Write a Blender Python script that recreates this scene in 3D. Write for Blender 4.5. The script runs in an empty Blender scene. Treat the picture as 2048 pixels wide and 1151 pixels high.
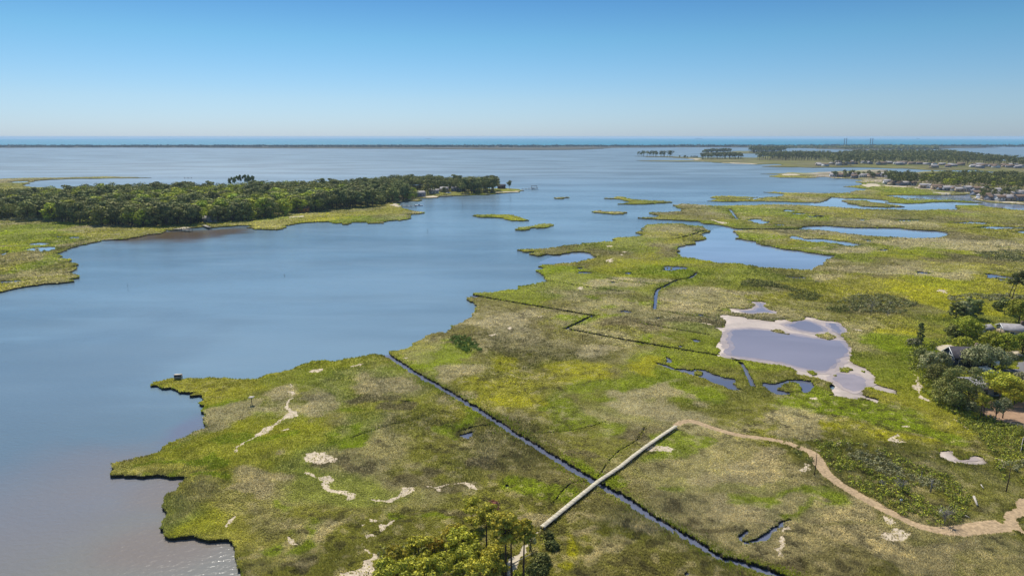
import bpy, math, random
import numpy as np
from mathutils import Vector
from mathutils.geometry import delaunay_2d_cdt

# ------------------------------------------------------------------ camera, sky, sun, exposure
HCAM = 60.0
FPX = 1365.0
PITCH = math.atan((575.5 - 273.6) / FPX)
SUN_AZ = math.radians(-24)      # towards the sun, from +Y (ahead); negative = to the left
SUN_EL = math.radians(52)

S = bpy.context.scene
cam = bpy.data.cameras.new('camera')
camo = bpy.data.objects.new('camera', cam)
S.collection.objects.link(camo)
camo.location = (0, 0, HCAM)
camo.rotation_euler = (math.pi / 2 - PITCH, 0, 0)
cam.sensor_width = 36
cam.lens = 36 * FPX / 2048
cam.clip_start = 0.5
cam.clip_end = 80000
S.camera = camo

world = bpy.data.worlds.new('World')
S.world = world
world.use_nodes = True
wn, wl = world.node_tree.nodes, world.node_tree.links
wn.clear()
wout = wn.new('ShaderNodeOutputWorld')
wbg = wn.new('ShaderNodeBackground')
sky = wn.new('ShaderNodeTexSky')
sky.sky_type = 'NISHITA'
sky.sun_disc = False
sky.sun_elevation = SUN_EL
sky.sun_rotation = SUN_AZ
sky.altitude = 0
sky.air_density = 1.0
sky.dust_density = 0.3
sky.ozone_density = 2.2
wtc = wn.new('ShaderNodeTexCoord')
wsep = wn.new('ShaderNodeSeparateXYZ')
wramp = wn.new('ShaderNodeValToRGB')
wmul = wn.new('ShaderNodeMix'); wmul.data_type = 'RGBA'; wmul.blend_type = 'MULTIPLY'; wmul.inputs[0].default_value = 1
wl.new(wtc.outputs['Generated'], wsep.inputs[0])
wl.new(wsep.outputs['Z'], wramp.inputs[0])
cr = wramp.color_ramp
cr.elements[0].position = 0.0; cr.elements[0].color = (0.53, 0.715, 1.15, 1)
cr.elements[1].position = 0.55; cr.elements[1].color = (0.9, 0.95, 1.0, 1)
e = cr.elements.new(0.05); e.color = (0.52, 0.70, 0.98, 1)
e = cr.elements.new(0.13); e.color = (0.37, 0.66, 0.84, 1)
e = cr.elements.new(0.22); e.color = (0.20, 0.46, 0.71, 1)
wl.new(sky.outputs[0], wmul.inputs[6])
wl.new(wramp.outputs[0], wmul.inputs[7])
wl.new(wmul.outputs[2], wbg.inputs[0])
wbg.inputs[1].default_value = 0.11
wl.new(wbg.outputs[0], wout.inputs[0])

sun = bpy.data.lights.new('sun', 'SUN')
sun.energy = 5.0
sun.angle = math.radians(0.5)
sun.color = (1.0, 0.95, 0.86)
suno = bpy.data.objects.new('sun', sun)
S.collection.objects.link(suno)
sd = Vector((math.sin(SUN_AZ) * math.cos(SUN_EL), math.cos(SUN_AZ) * math.cos(SUN_EL), math.sin(SUN_EL)))
suno.rotation_euler = sd.to_track_quat('Z', 'Y').to_euler()

S.view_settings.view_transform = 'Standard'
S.view_settings.look = 'None'
S.view_settings.exposure = 0
S.view_settings.gamma = 1
S.cycles.use_denoising = True
S.cycles.max_bounces = 5
S.cycles.transparent_max_bounces = 6
S.cycles.volume_bounces = 1

R = random.Random(7)
rng = np.random.default_rng(7)
ZL = 0.6      # height of the marsh above the water

# ------------------------------------------------------------------ pixel <-> ground
cp, sp_ = math.cos(PITCH), math.sin(PITCH)


def G(x, y, z=0.0):
    dx, dy = (x - 1024) / FPX, (575.5 - y) / FPX
    d = (dx, cp + dy * sp_, -sp_ + dy * cp)
    t = (HCAM - z) / -d[2]
    return (d[0] * t, d[1] * t)


def PJ(X, Y, Z=0.0):
    """world -> photo pixel"""
    dep = Y * cp - (Z - HCAM) * sp_
    up = Y * sp_ + (Z - HCAM) * cp
    return 1024 + FPX * X / dep, 575.5 - FPX * up / dep


def height_for(X, Y, ytop):
    k = (575.5 - ytop) / FPX      # up/dep
    # Y*sp+(Z-H)*cp = k*(Y*cp-(Z-H)*sp)
    q = Y * (k * cp - sp_) / (cp + k * sp_)
    return HCAM + q


CROPS = dict(A=(0, 240, 3.996), B=(400, 320, 6.394), C=(720, 320, 5.689), E=(1000, 260, 3.996), F=(1240, 270, 4.876),
             g=(1628, 260, 4.795), H=(0, 400, 5.115), I=(1600, 480, 4.567), J=(1790, 620, 4.795), K=(1536, 820, 3.477),
             L=(1250, 560, 3.713), M=(1024, 820, 3.477), N=(680, 900, 4.096), O=(200, 680, 3.996), Q=(200, 900, 4.0),
             R=(700, 560, 4.961), S=(1030, 440, 6.394), T=(1280, 370, 4.876), U=(700, 680, 3.996), V=(1100, 540, 5.115),
             W=(780, 340, 6.606), X=(1660, 265, 5.278), Y=(1660, 325, 5.278), Z=(1900, 540, 8.223), a=(1820, 660, 5.754),
             b=(750, 960, 5.389), c=(560, 380, 6.4), d=(260, 420, 6.827), P=(0, 0, 1.0))


def tr(s):
    """'O 480,888 500,870 R 0,770' -> photo pixels; a letter switches the survey sheet the numbers are read from"""
    out, c = [], CROPS['P']
    for w in s.split():
        if len(w) == 1 and w in CROPS:
            c = CROPS[w]
        else:
            u, v = w.split(',')
            out.append((c[0] + float(u) / c[2], c[1] + float(v) / c[2]))
    return out


def gl(s, z=ZL):
    return [G(x, y, z) for x, y in tr(s)]


# ------------------------------------------------------------------ numpy noise
def _h(ix, iy, seed):
    n = (ix.astype(np.int64) * 374761393 + iy.astype(np.int64) * 668265263 + seed * 974711) & 0x7fffffff
    n = ((n ^ (n >> 13)) * 1274126177) & 0x7fffffff
    return ((n ^ (n >> 16)) & 0xffff) / 65535.0


def vnoise(x, y, seed=0):
    x = np.asarray(x, float); y = np.asarray(y, float)
    ix, iy = np.floor(x), np.floor(y)
    fx, fy = x - ix, y - iy
    fx = fx * fx * (3 - 2 * fx); fy = fy * fy * (3 - 2 * fy)
    a = _h(ix, iy, seed); b = _h(ix + 1, iy, seed); c = _h(ix, iy + 1, seed); d = _h(ix + 1, iy + 1, seed)
    return (a * (1 - fx) + b * fx) * (1 - fy) + (c * (1 - fx) + d * fx) * fy


def fbm(x, y, sc, seed=0, oc=4):
    v = 0; a = 1; t = 0
    for o in range(oc):
        v = v + a * vnoise(np.asarray(x) / sc + 17 * o, np.asarray(y) / sc - 9 * o, seed + o)
        t += a; a *= 0.55; sc *= 0.48
    return v / t


def sstep(a, b, x):
    t = np.clip((x - a) / (b - a), 0, 1)
    return t * t * (3 - 2 * t)


def inpoly(X, Y, poly):
    px = np.array([p[0] for p in poly]); py = np.array([p[1] for p in poly])
    X = np.asarray(X); Y = np.asarray(Y)
    res = np.zeros(X.shape, bool)
    m = (X >= px.min()) & (X <= px.max()) & (Y >= py.min()) & (Y <= py.max())
    if not m.any():
        return res
    x, y = X[m], Y[m]
    r = np.zeros(x.shape, bool)
    n = len(px); j = n - 1
    for i in range(n):
        if py[i] != py[j]:
            c = ((py[i] > y) != (py[j] > y)) & (x < (px[j] - px[i]) * (y - py[i]) / (py[j] - py[i]) + px[i])
            r ^= c
        j = i
    res[m] = r
    return res


# ------------------------------------------------------------------ materials
def lin(r, g, b):
    f = lambda c: (c / 255 / 12.92) if c / 255 <= 0.04045 else ((c / 255 + 0.055) / 1.055) ** 2.4
    return (f(r), f(g), f(b), 1)


def mat(name, col=(0.5, 0.5, 0.5), rough=0.8, attr=None, noise=None, spec=0.2, bump=None, metal=0, rnd=0.0, transl=0.0):
    m = bpy.data.materials.new(name)
    m.use_nodes = True
    nt = m.node_tree; N, K = nt.nodes, nt.links
    bs = N['Principled BSDF']
    bs.inputs['Roughness'].default_value = rough
    bs.inputs['Specular IOR Level'].default_value = spec
    bs.inputs['Metallic'].default_value = metal
    geo = N.new('ShaderNodeNewGeometry')
    cur = None
    if attr:
        at = N.new('ShaderNodeAttribute'); at.attribute_name = attr
        cur = at.outputs['Color']
    else:
        rg = N.new('ShaderNodeRGB'); rg.outputs[0].default_value = (*col[:3], 1)
        cur = rg.outputs[0]
    for (sc, lo, hi, det) in (noise or []):
        nz = N.new('ShaderNodeTexNoise'); nz.inputs['Scale'].default_value = sc; nz.inputs['Detail'].default_value = det
        nz.inputs['Roughness'].default_value = 0.65
        K.new(geo.outputs['Position'], nz.inputs['Vector'])
        mr = N.new('ShaderNodeMapRange'); mr.inputs[1].default_value = 0.3; mr.inputs[2].default_value = 0.7
        mr.inputs[3].default_value = lo; mr.inputs[4].default_value = hi
        K.new(nz.outputs[0], mr.inputs[0])
        mx = N.new('ShaderNodeVectorMath'); mx.operation = 'SCALE'
        K.new(cur, mx.inputs[0]); K.new(mr.outputs[0], mx.inputs['Scale'])
        cur = mx.outputs[0]
    if rnd:
        oi = N.new('ShaderNodeObjectInfo')
        hs = N.new('ShaderNodeHueSaturation')
        m1 = N.new('ShaderNodeMapRange'); m1.inputs[3].default_value = 0.5 - 0.012 * rnd; m1.inputs[4].default_value = 0.5 + 0.02 * rnd
        m2 = N.new('ShaderNodeMath'); m2.operation = 'MULTIPLY'; m2.inputs[1].default_value = 7.31
        m3 = N.new('ShaderNodeMath'); m3.operation = 'FRACT'
        m4 = N.new('ShaderNodeMapRange'); m4.inputs[3].default_value = 1 - 0.2 * rnd; m4.inputs[4].default_value = 1 + 0.25 * rnd
        K.new(oi.outputs['Random'], m1.inputs[0]); K.new(oi.outputs['Random'], m2.inputs[0]); K.new(m2.outputs[0], m3.inputs[0])
        K.new(m3.outputs[0], m4.inputs[0])
        K.new(m1.outputs[0], hs.inputs['Hue']); K.new(m4.outputs[0], hs.inputs['Value']); K.new(cur, hs.inputs['Color'])
        cur = hs.outputs[0]
    K.new(cur, bs.inputs['Base Color'])
    if bump:
        prev = None
        for (sc, st, dist) in bump:
            nz = N.new('ShaderNodeTexNoise'); nz.inputs['Scale'].default_value = sc; nz.inputs['Detail'].default_value = 3
            K.new(geo.outputs['Position'], nz.inputs['Vector'])
            bp = N.new('ShaderNodeBump'); bp.inputs['Strength'].default_value = st; bp.inputs['Distance'].default_value = dist
            K.new(nz.outputs[0], bp.inputs['Height'])
            if prev: K.new(prev, bp.inputs['Normal'])
            prev = bp.outputs[0]
        K.new(prev, bs.inputs['Normal'])
    if transl:
        tl = N.new('ShaderNodeBsdfTranslucent'); mx = N.new('ShaderNodeMixShader'); mx.inputs[0].default_value = transl
        K.new(cur, tl.inputs[0]); K.new(bs.outputs[0], mx.inputs[1]); K.new(tl.outputs[0], mx.inputs[2])
        K.new(mx.outputs[0], N['Material Output'].inputs[0])
    return m


M_marsh = mat('marsh_ground', attr='col', rough=0.9, spec=0.1, noise=[(0.9, 0.72, 1.25, 4), (0.12, 0.85, 1.15, 3)], bump=[(1.6, 0.9, 0.35), (0.35, 0.6, 0.6)])
M_far = mat('marsh_far', attr='col', rough=0.9, spec=0.1, noise=[(0.10, 0.7, 1.3, 5), (0.02, 0.85, 1.15, 3)], bump=[(0.3, 0.5, 0.8)])
M_bank = mat('mud_bank', (0.042, 0.036, 0.02), 0.9, spec=0.1, noise=[(1.5, 0.6, 1.5, 3)], bump=[(3, 1, 0.2)])
M_sand = mat('dry_wrack', (0.58, 0.48, 0.34), 0.95, noise=[(1.3, 0.55, 1.3, 5), (0.25, 0.85, 1.1, 3)], bump=[(2.5, 0.8, 0.2)])
M_beach = mat('beach_sand', (0.54, 0.46, 0.33), 0.95, noise=[(0.3, 0.85, 1.1, 3)])
M_pan = mat('pan_mud', (0.52, 0.43, 0.36), 0.55, spec=0.5, noise=[(0.12, 0.78, 1.1, 5), (1.2, 0.9, 1.06, 3)])
M_path = mat('trail_gravel', (0.43, 0.31, 0.18), 0.95, noise=[(2.2, 0.6, 1.3, 4), (0.4, 0.85, 1.12, 3)])
M_asph = mat('road_asphalt', (0.19, 0.18, 0.175), 0.9, noise=[(0.8, 0.85, 1.15, 3)])
M_dirt = mat('bare_dirt', (0.36, 0.23, 0.14), 0.95, noise=[(0.8, 0.8, 1.2, 4)])
M_grass = mat('grass_blade', attr='col', rough=0.85, spec=0.1, transl=0.5)
M_leaf = mat('leaf', attr='col', rough=0.75, spec=0.15, rnd=1.0, transl=0.14)
M_leafs = mat('leaf_mass', attr='col', rough=0.8, spec=0.1, transl=0.1)
M_bark = mat('bark', (0.085, 0.06, 0.045), 0.95, noise=[(3, 0.7, 1.4, 3)])
M_grey = mat('weathered_wood', (0.32, 0.295, 0.26), 0.9, noise=[(2, 0.7, 1.2, 3)])
M_wood = mat('deck_wood', (0.42, 0.37, 0.27), 0.85, noise=[(1.1, 0.78, 1.18, 4)])
M_wood2 = mat('plank_gap', (0.05, 0.042, 0.03), 0.9)
M_white = mat('white_paint', (0.78, 0.78, 0.76), 0.5, spec=0.4)
M_glass = mat('window_glass', (0.03, 0.04, 0.05), 0.1, spec=0.8)
M_roofd = mat('dark_shingles', (0.06, 0.055, 0.065), 0.9, noise=[(1.2, 0.75, 1.25, 3)])
M_roofg = mat('grey_shingles', (0.3, 0.285, 0.29), 0.9, noise=[(1.0, 0.75, 1.25, 3)])
M_roofb = mat('brown_shingles', (0.17, 0.12, 0.09), 0.9, noise=[(1.0, 0.75, 1.25, 3)])
M_walld = mat('dark_siding', (0.035, 0.045, 0.085), 0.8)
M_wallw = mat('white_siding', (0.7, 0.7, 0.7), 0.7)
M_wallt = mat('tan_siding', (0.45, 0.36, 0.26), 0.8)
M_wallg = mat('grey_siding', (0.28, 0.29, 0.33), 0.8)
M_orange = mat('orange_siding', (0.62, 0.24, 0.05), 0.8)
M_black = mat('black_paint', (0.02, 0.02, 0.02), 0.5)
M_tyre = mat('tyre', (0.02, 0.02, 0.02), 0.9)
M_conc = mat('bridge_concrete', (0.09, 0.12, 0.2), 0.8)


# ------------------------------------------------------------------ mesh helpers
def mk(name, V, faces, mats, mi=None, col=None, parent=None, smooth=False, loc=None):
    """V (n,3); faces: list of index arrays (m,3)/(m,4); col per vertex (n,3); mi list of per-face arrays"""
    me = bpy.data.meshes.new(name)
    V = np.asarray(V, np.float32)
    fl = [np.asarray(f, np.int32) for f in faces if len(f)]
    nl = sum(f.size for f in fl); nf = sum(len(f) for f in fl)
    me.vertices.add(len(V)); me.vertices.foreach_set('co', V.ravel())
    me.loops.add(nl); me.loops.foreach_set('vertex_index', np.concatenate([f.ravel() for f in fl]))
    me.polygons.add(nf)
    tot = np.concatenate([np.full(len(f), f.shape[1], np.int32) for f in fl])
    st = np.concatenate([[0], np.cumsum(tot)[:-1]]).astype(np.int32)
    me.polygons.foreach_set('loop_start', st)
    me.polygons.foreach_set('loop_total', tot)
    for m in mats: me.materials.append(m)
    if mi is not None:
        me.polygons.foreach_set('material_index', np.asarray(mi, np.int32))
    if smooth:
        me.polygons.foreach_set('use_smooth', np.ones(nf, bool))
    me.update(calc_edges=True)
    if col is not None:
        a = me.color_attributes.new('col', 'FLOAT_COLOR', 'POINT')
        c4 = np.ones((len(V), 4), np.float32); c4[:, :3] = col
        a.data.foreach_set('color', c4.ravel())
    o = bpy.data.objects.new(name, me)
    S.collection.objects.link(o)
    if parent is not None: o.parent = parent
    if loc is not None: o.location = loc
    return o


class MB:
    def __init__(s):
        s.v = []; s.f3 = []; s.f4 = []; s.m3 = []; s.m4 = []; s.c = []; s.n = 0

    def add(s, V, f3=None, f4=None, m=0, col=None):
        V = np.asarray(V, float).reshape(-1, 3)
        s.v.append(V)
        if f3 is not None and len(f3):
            s.f3.append(np.asarray(f3) + s.n); s.m3 += [m] * len(f3)
        if f4 is not None and len(f4):
            s.f4.append(np.asarray(f4) + s.n); s.m4 += [m] * len(f4)
        c = np.ones((len(V), 3)) * 0.3
        if col is not None: c[:] = col
        s.c.append(c)
        s.n += len(V)
        return s

    def box(s, c, d, rz=0, m=0, col=None):
        x, y, z = np.array(d) / 2
        P = np.array([(-x, -y, -z), (x, -y, -z), (x, y, -z), (-x, y, -z), (-x, -y, z), (x, -y, z), (x, y, z), (-x, y, z)])
        ca, sa = math.cos(rz), math.sin(rz)
        P = np.c_[P[:, 0] * ca - P[:, 1] * sa, P[:, 0] * sa + P[:, 1] * ca, P[:, 2]] + np.array(c)
        return s.add(P, f4=[(0, 3, 2, 1), (4, 5, 6, 7), (0, 1, 5, 4), (1, 2, 6, 5), (2, 3, 7, 6), (3, 0, 4, 7)], m=m, col=col)

    def tube(s, pts, rad, k=6, m=0, col=None):
        pts = [Vector(p) for p in pts]
        V = []
        for i, p in enumerate(pts):
            d = (pts[min(i + 1, len(pts) - 1)] - pts[max(i - 1, 0)]).normalized()
            a = d.orthogonal().normalized() if abs(d.z) < 0.9 else Vector((1, 0, 0)) - d * d.x
            a.normalize(); b = d.cross(a)
            r = rad[i] if hasattr(rad, '__len__') else rad
            for j in range(k):
                t = 2 * math.pi * j / k
                V.append(p + (a * math.cos(t) + b * math.sin(t)) * r)
        f = []
        for i in range(len(pts) - 1):
            for j in range(k):
                f.append((i * k + j, i * k + (j + 1) % k, (i + 1) * k + (j + 1) % k, (i + 1) * k + j))
        n = len(pts)
        V = np.array([tuple(v) for v in V])
        V = np.vstack([V, np.array(pts[0]), np.array(pts[-1])])
        t3 = [(n * k, (j + 1) % k, j) for j in range(k)] + [(n * k + 1, (n - 1) * k + j, (n - 1) * k + (j + 1) % k) for j in range(k)]
        return s.add(V, f3=t3, f4=f, m=m, col=col)

    def build(s, name, mats, parent=None, smooth=False, loc=None):
        if not isinstance(mats, (list, tuple)): mats = [mats]
        V = np.vstack(s.v); C = np.vstack(s.c)
        fs, mi = [], []
        if s.f3: fs.append(np.vstack(s.f3)); mi += s.m3
        if s.f4: fs.append(np.vstack(s.f4)); mi += s.m4
        return mk(name, V, fs, mats, mi, C, parent, smooth, loc)


def tag(o, label=None, cat=None, group=None, kind=None):
    if label: o['label'] = label
    if cat: o['category'] = cat
    if group: o['group'] = group
    if kind: o['kind'] = kind
    return o


def empty(name, loc, rz=0, sc=1):
    o = bpy.data.objects.new(name, None)
    S.collection.objects.link(o)
    o.location = loc; o.rotation_euler = (0, 0, rz); o.scale = (sc, sc, sc)
    return o


def copy_tree(o, parent=None):
    c = o.copy(); S.collection.objects.link(c); c.parent = parent
    for ch in [x for x in S.objects if x.parent == o]:
        copy_tree(ch, c)
    return c


# ------------------------------------------------------------------ colour of the marsh
C_mid = np.array([0.180, 0.172, 0.034])
C_grn = np.array([0.170, 0.200, 0.014])
C_yel = np.array([0.270, 0.255, 0.020])
C_brn = np.array([0.145, 0.122, 0.058])
C_tan = np.array([0.290, 0.252, 0.140])
C_drk = np.array([0.060, 0.085, 0.012])
TYPES = dict(g=C_grn, y=C_yel, b=C_brn, t=C_tan, d=C_drk, m=C_mid)
PATCH = []
for w in '''
y,1128,1085,34,40 y,1128,1085,30,36 y,1100,1130,30,20 g,425,822,24,30 g,455,848,26,12 g,432,945,42,12 g,660,868,52,18 g,525,876,32,12 g,732,800,28,12 g,995,828,22,14
g,1160,793,62,38 g,970,833,22,12 g,712,860,22,14 g,1294,858,50,22 g,1105,943,50,22 g,868,705,46,17 y,985,706,34,14
g,1170,589,18,5 g,1270,596,22,6 g,1190,612,22,6 g,1288,672,17,6 g,1375,708,15,6 g,1410,616,24,7 g,1210,640,60,9
y,1860,592,90,22 g,1700,815,130,28 g,1850,850,70,30 y,1823,890,90,22 g,640,1060,60,22 g,1600,985,60,25 y,420,1120,20,20
g,1080,545,60,10 g,1400,505,60,14 g,1310,540,70,14 g,1500,420,80,10 g,1600,432,60,8 g,1770,690,50,30 y,1790,660,50,16
g,1745,830,90,20 g,600,1000,40,14 g,780,1010,40,10 g,1350,950,40,20 g,520,1080,50,20 g,450,910,30,10 g,1230,920,30,16
y,1140,735,50,18 y,1080,800,40,20 g,1250,760,60,16 y,1310,730,50,16 g,1400,760,70,14 g,1480,470,60,8 g,500,435,90,8
g,700,440,80,8 g,250,420,80,14 g,80,455,80,12 g,60,490,60,14 g,110,520,50,20 y,620,440,40,6 g,1900,405,100,8 g,1800,380,60,8
b,850,790,46,12 b,1050,895,55,14 b,875,923,62,12 b,1622,1107,62,20 b,1378,1004,32,12 b,1205,886,22,12 b,1455,1041,42,11
b,400,890,36,15 b,720,900,50,12 b,1350,650,40,8 b,640,1110,50,16 b,1010,895,40,10 b,880,1000,60,14 b,1780,560,60,8
b,1940,520,90,12 b,760,770,40,10 b,1090,650,40,9 b,1230,830,50,12 b,1900,475,90,12 b,1340,500,40,8 b,1290,650,30,8
t,475,830,46,26 t,795,740,42,14 t,925,730,46,20 t,950,785,36,16 t,1020,645,60,18 t,1344,790,80,16 t,1546,832,110,14
t,1620,858,110,14 t,1708,1007,62,26 t,1795,1070,90,20 t,1940,1095,120,28 t,1427,912,62,24 t,550,945,62,20 t,1335,600,26,20
t,1800,545,110,12 t,1900,488,130,14 t,700,1050,60,20 t,1000,1010,70,22 t,1180,1050,60,16 t,1240,1110,50,20 t,1130,690,60,10
t,610,790,60,20 t,1450,580,60,10 t,1650,560,60,10 t,1250,560,60,8 t,1560,520,80,8 t,1700,500,80,6 t,520,980,50,12
t,1560,1010,50,20 t,1330,1060,50,20 t,1480,900,50,16 t,600,820,40,14 t,1400,640,40,6 t,1190,560,50,6 t,1780,445,90,5'''.split():
    k, x, y, rx, ry = w.split(',')
    x, y, rx, ry = map(float, (x, y, rx, ry))
    c = G(x, y, ZL); l = G(x + rx, y, ZL); u = G(x, y - ry, ZL); dn = G(x, y + ry, ZL)
    PATCH.append((TYPES[k], c[0], c[1], abs(l[0] - c[0]), (u[1] - dn[1]) / 2, x / max(y, 1)))


def marsh_color(X, Y, fine=True):
    X = np.asarray(X, float); Y = np.asarray(Y, float)
    D = np.hypot(X, Y)
    wx = X + 22 * (fbm(X, Y, 24, 3, 5) - 0.5) * 2; wy = Y + 22 * (fbm(X, Y, 24, 31, 5) - 0.5) * 2
    n1 = fbm(wx, wy, 46, 11, 5); n2 = fbm(wx * 1.0, wy, 34, 41, 5); n3 = fbm(wx, wy, 60, 71, 4)
    C = np.tile(C_mid, X.shape + (1,))

    def mixin(c, w):
        nonlocal C
        w = np.clip(w, 0, 1)[..., None]
        C = C * (1 - w) + c * w
    mixin(C_brn, 0.62 * sstep(0.47, 0.62, n1))
    mixin(C_tan, 0.62 * sstep(0.49, 0.64, n2))
    mixin(C_grn, 0.6 * sstep(0.54, 0.66, n3))
    mixin(C_yel, 0.5 * sstep(0.56, 0.66, fbm(wx, wy, 52, 91, 4)))
    jag = fbm(X, Y, 9, 5, 4)
    for (c, cx, cy, rx, ry, _) in PATCH:
        q = ((wx - cx) / rx) ** 2 + ((wy - cy) / ry) ** 2
        mixin(c, 0.85 * sstep(1.5, 0.45, q + (jag - 0.5) * 2.6))
    if fine:
        f = fbm(X, Y, 3.0, 120, 3)
        C = C * (0.74 + 0.52 * f)[..., None]
        f = fbm(X, Y, 1.6, 140, 2)
        mixin(C_tan * 1.1, 0.55 * sstep(0.60, 0.75, f) * sstep(0.62, 0.45, n3)[..., ])
        mixin(C_brn * 0.4, 0.6 * sstep(0.36, 0.26, f) * sstep(0.62, 0.45, n3))
    return C


# ------------------------------------------------------------------ land from surveyed outlines
def fractal(loop, rough=0.16, px=5.0, closed=True, seed=1):
    """subdivide each side until about px photo pixels long, jittering sideways"""
    r = random.Random(seed)
    if isinstance(loop, Raw): return list(loop)
    out = []
    n = len(loop)
    rngi = range(n) if closed else range(n - 1)

    def rec(a, b, k):
        L = math.hypot(a[0] - b[0], a[1] - b[1])
        dist = max(60, math.hypot((a[0] + b[0]) / 2, (a[1] + b[1]) / 2))
        if k > 9 or L < px * dist / FPX * 1.3 or L < 0.5:
            out.append(a); return
        j = r.uniform(-rough, rough) * L
        m = ((a[0] + b[0]) / 2 - (b[1] - a[1]) / L * j, (a[1] + b[1]) / 2 + (b[0] - a[0]) / L * j)
        rec(a, m, k + 1); rec(m, b, k + 1)
    for i in rngi:
        rec(loop[i], loop[(i + 1) % n], 0)
    if not closed: out.append(loop[-1])
    return out


def smooth(pts, n=6, jit=0.0):
    out = []
    P = [pts[0]] + list(pts) + [pts[-1]]
    for i in range(1, len(P) - 2):
        a, b, c, d = (np.array(P[i + k][:2], float) for k in (-1, 0, 1, 2))
        for j in range(n):
            t = j / n
            q = 0.5 * ((2 * b) + (c - a) * t + (2 * a - 5 * b + 4 * c - d) * t * t + (3 * b - a - 3 * c + d) * t ** 3)
            out.append((q[0] + R.uniform(-jit, jit), q[1] + R.uniform(-jit, jit)))
    out.append(tuple(pts[-1][:2]))
    return out


class Raw(list):
    """an outline that is already fine enough"""


def strip(pts, w):
    """polygon around a polyline; w one width or a width per point"""
    n = len(pts)
    ws = w if hasattr(w, '__len__') else [w] * n
    Lf, Rt = [], []
    for i, p in enumerate(pts):
        a = pts[max(0, i - 1)]; b = pts[min(n - 1, i + 1)]
        dx, dy = b[0] - a[0], b[1] - a[1]; L = math.hypot(dx, dy) or 1
        nx, ny = -dy / L, dx / L
        Lf.append((p[0] + nx * ws[i] / 2, p[1] + ny * ws[i] / 2)); Rt.append((p[0] - nx * ws[i] / 2, p[1] - ny * ws[i] / 2))
    return Raw(Lf + Rt[::-1])


def land(name, outer, holes=(), zones=(), mats=None, z=ZL, px=5.0, fill=9.0, color=marsh_color, relief=0.18, zbot=-0.4, rough=0.16, maxd=1e9):
    """outer loop, hole loops, zones = [(loop, material index)], one mesh with cut banks along every edge"""
    mats = mats or [M_marsh, M_bank]
    loops = [fractal(outer, rough, px, seed=len(outer))]
    hl = [fractal(h, rough, max(2.2, px * 0.5), seed=len(h) + i) for i, h in enumerate(holes)]
    zl = [(fractal(q, rough * 1.4, max(2.0, px * 0.4), seed=i + 5), mi) for i, (q, mi) in enumerate(zones)]
    V, E = [], []
    for lp in loops + hl + [q for q, _ in zl]:
        b = len(V)
        V += lp
        E += [(b + i, b + (i + 1) % len(lp)) for i in range(len(lp))]
    # interior points, denser nearby
    ox = np.array(loops[0])
    x0, x1, y0, y1 = ox[:, 0].min(), ox[:, 0].max(), ox[:, 1].min(), ox[:, 1].max()
    pts = []
    y = y0
    while y < y1:
        dist = max(60, abs(y))
        s = fill * dist / FPX
        sy = s * min(14.0, max(1.5, dist / 60.0 * 0.8))
        xa, xb = max(x0, -1.15 * dist - 60), min(x1, 1.15 * dist + 60)
        xs = np.arange(xa, xb, s)
        if len(xs):
            jx = xs + rng.uniform(-0.35, 0.35, len(xs)) * s; jy = y + rng.uniform(-0.35, 0.35, len(xs)) * sy
            pts.append(np.c_[jx, jy])
        y += sy
    if pts:
        P = np.vstack(pts)
        P = P[inpoly(P[:, 0], P[:, 1], loops[0])]
        V += [tuple(p) for p in P]
    cx, cy = np.mean(ox, axis=0)
    r = delaunay_2d_cdt([Vector((v[0] - cx, v[1] - cy)) for v in V], E, [], 0, 1e-4)
    P = np.array([(v.x + cx, v.y + cy) for v in r[0]]); T = np.array(r[2])
    ctr = P[T].mean(axis=1)
    ok = inpoly(ctr[:, 0], ctr[:, 1], loops[0])
    for h in hl: ok &= ~inpoly(ctr[:, 0], ctr[:, 1], h)
    T = T[ok]; ctr = ctr[ok]
    mi = np.zeros(len(T), int)
    for q, k in zl:
        mi[inpoly(ctr[:, 0], ctr[:, 1], q)] = k
    # orientation up
    a, b, c = P[T[:, 0]], P[T[:, 1]], P[T[:, 2]]
    cr_ = (b[:, 0] - a[:, 0]) * (c[:, 1] - a[:, 1]) - (b[:, 1] - a[:, 1]) * (c[:, 0] - a[:, 0])
    T[cr_ < 0] = T[cr_ < 0][:, ::-1]
    ed = np.vstack([T[:, [0, 1]], T[:, [1, 2]], T[:, [2, 0]]])
    es = np.sort(ed, axis=1)
    u, inv, cnt = np.unique(es[:, 0].astype(np.int64) * len(P) + es[:, 1], return_inverse=True, return_counts=True)
    be = ed[cnt[inv] == 1]
    zz = z + relief * (fbm(P[:, 0], P[:, 1], 6, 200, 3) - 0.5) * 2
    bidx = np.unique(be)
    zz[bidx] = z - 0.1 + 0.15 * (vnoise(P[bidx, 0] * 0.8, P[bidx, 1] * 0.8, 9))
    V3 = np.c_[P, zz]
    lo = np.full(len(P), -1); lo[bidx] = len(P) + np.arange(len(bidx))
    Vb = np.c_[P[bidx], np.full(len(bidx), zbot)]
    Q = np.c_[be[:, 1], be[:, 0], lo[be[:, 0]], lo[be[:, 1]]]
    C = color(P[:, 0], P[:, 1])
    VV = np.vstack([V3, Vb]); CC = np.vstack([C, np.tile((0.03, 0.025, 0.015), (len(Vb), 1))])
    o = mk(name, VV, [T, Q], mats, np.r_[mi, np.full(len(Q), 1)], CC, smooth=False)
    tag(o, kind='structure')
    if name.startswith('marsh'): ALL_LAND.append((loops[0], hl, zl))
    return o, loops[0], hl, zl


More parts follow.
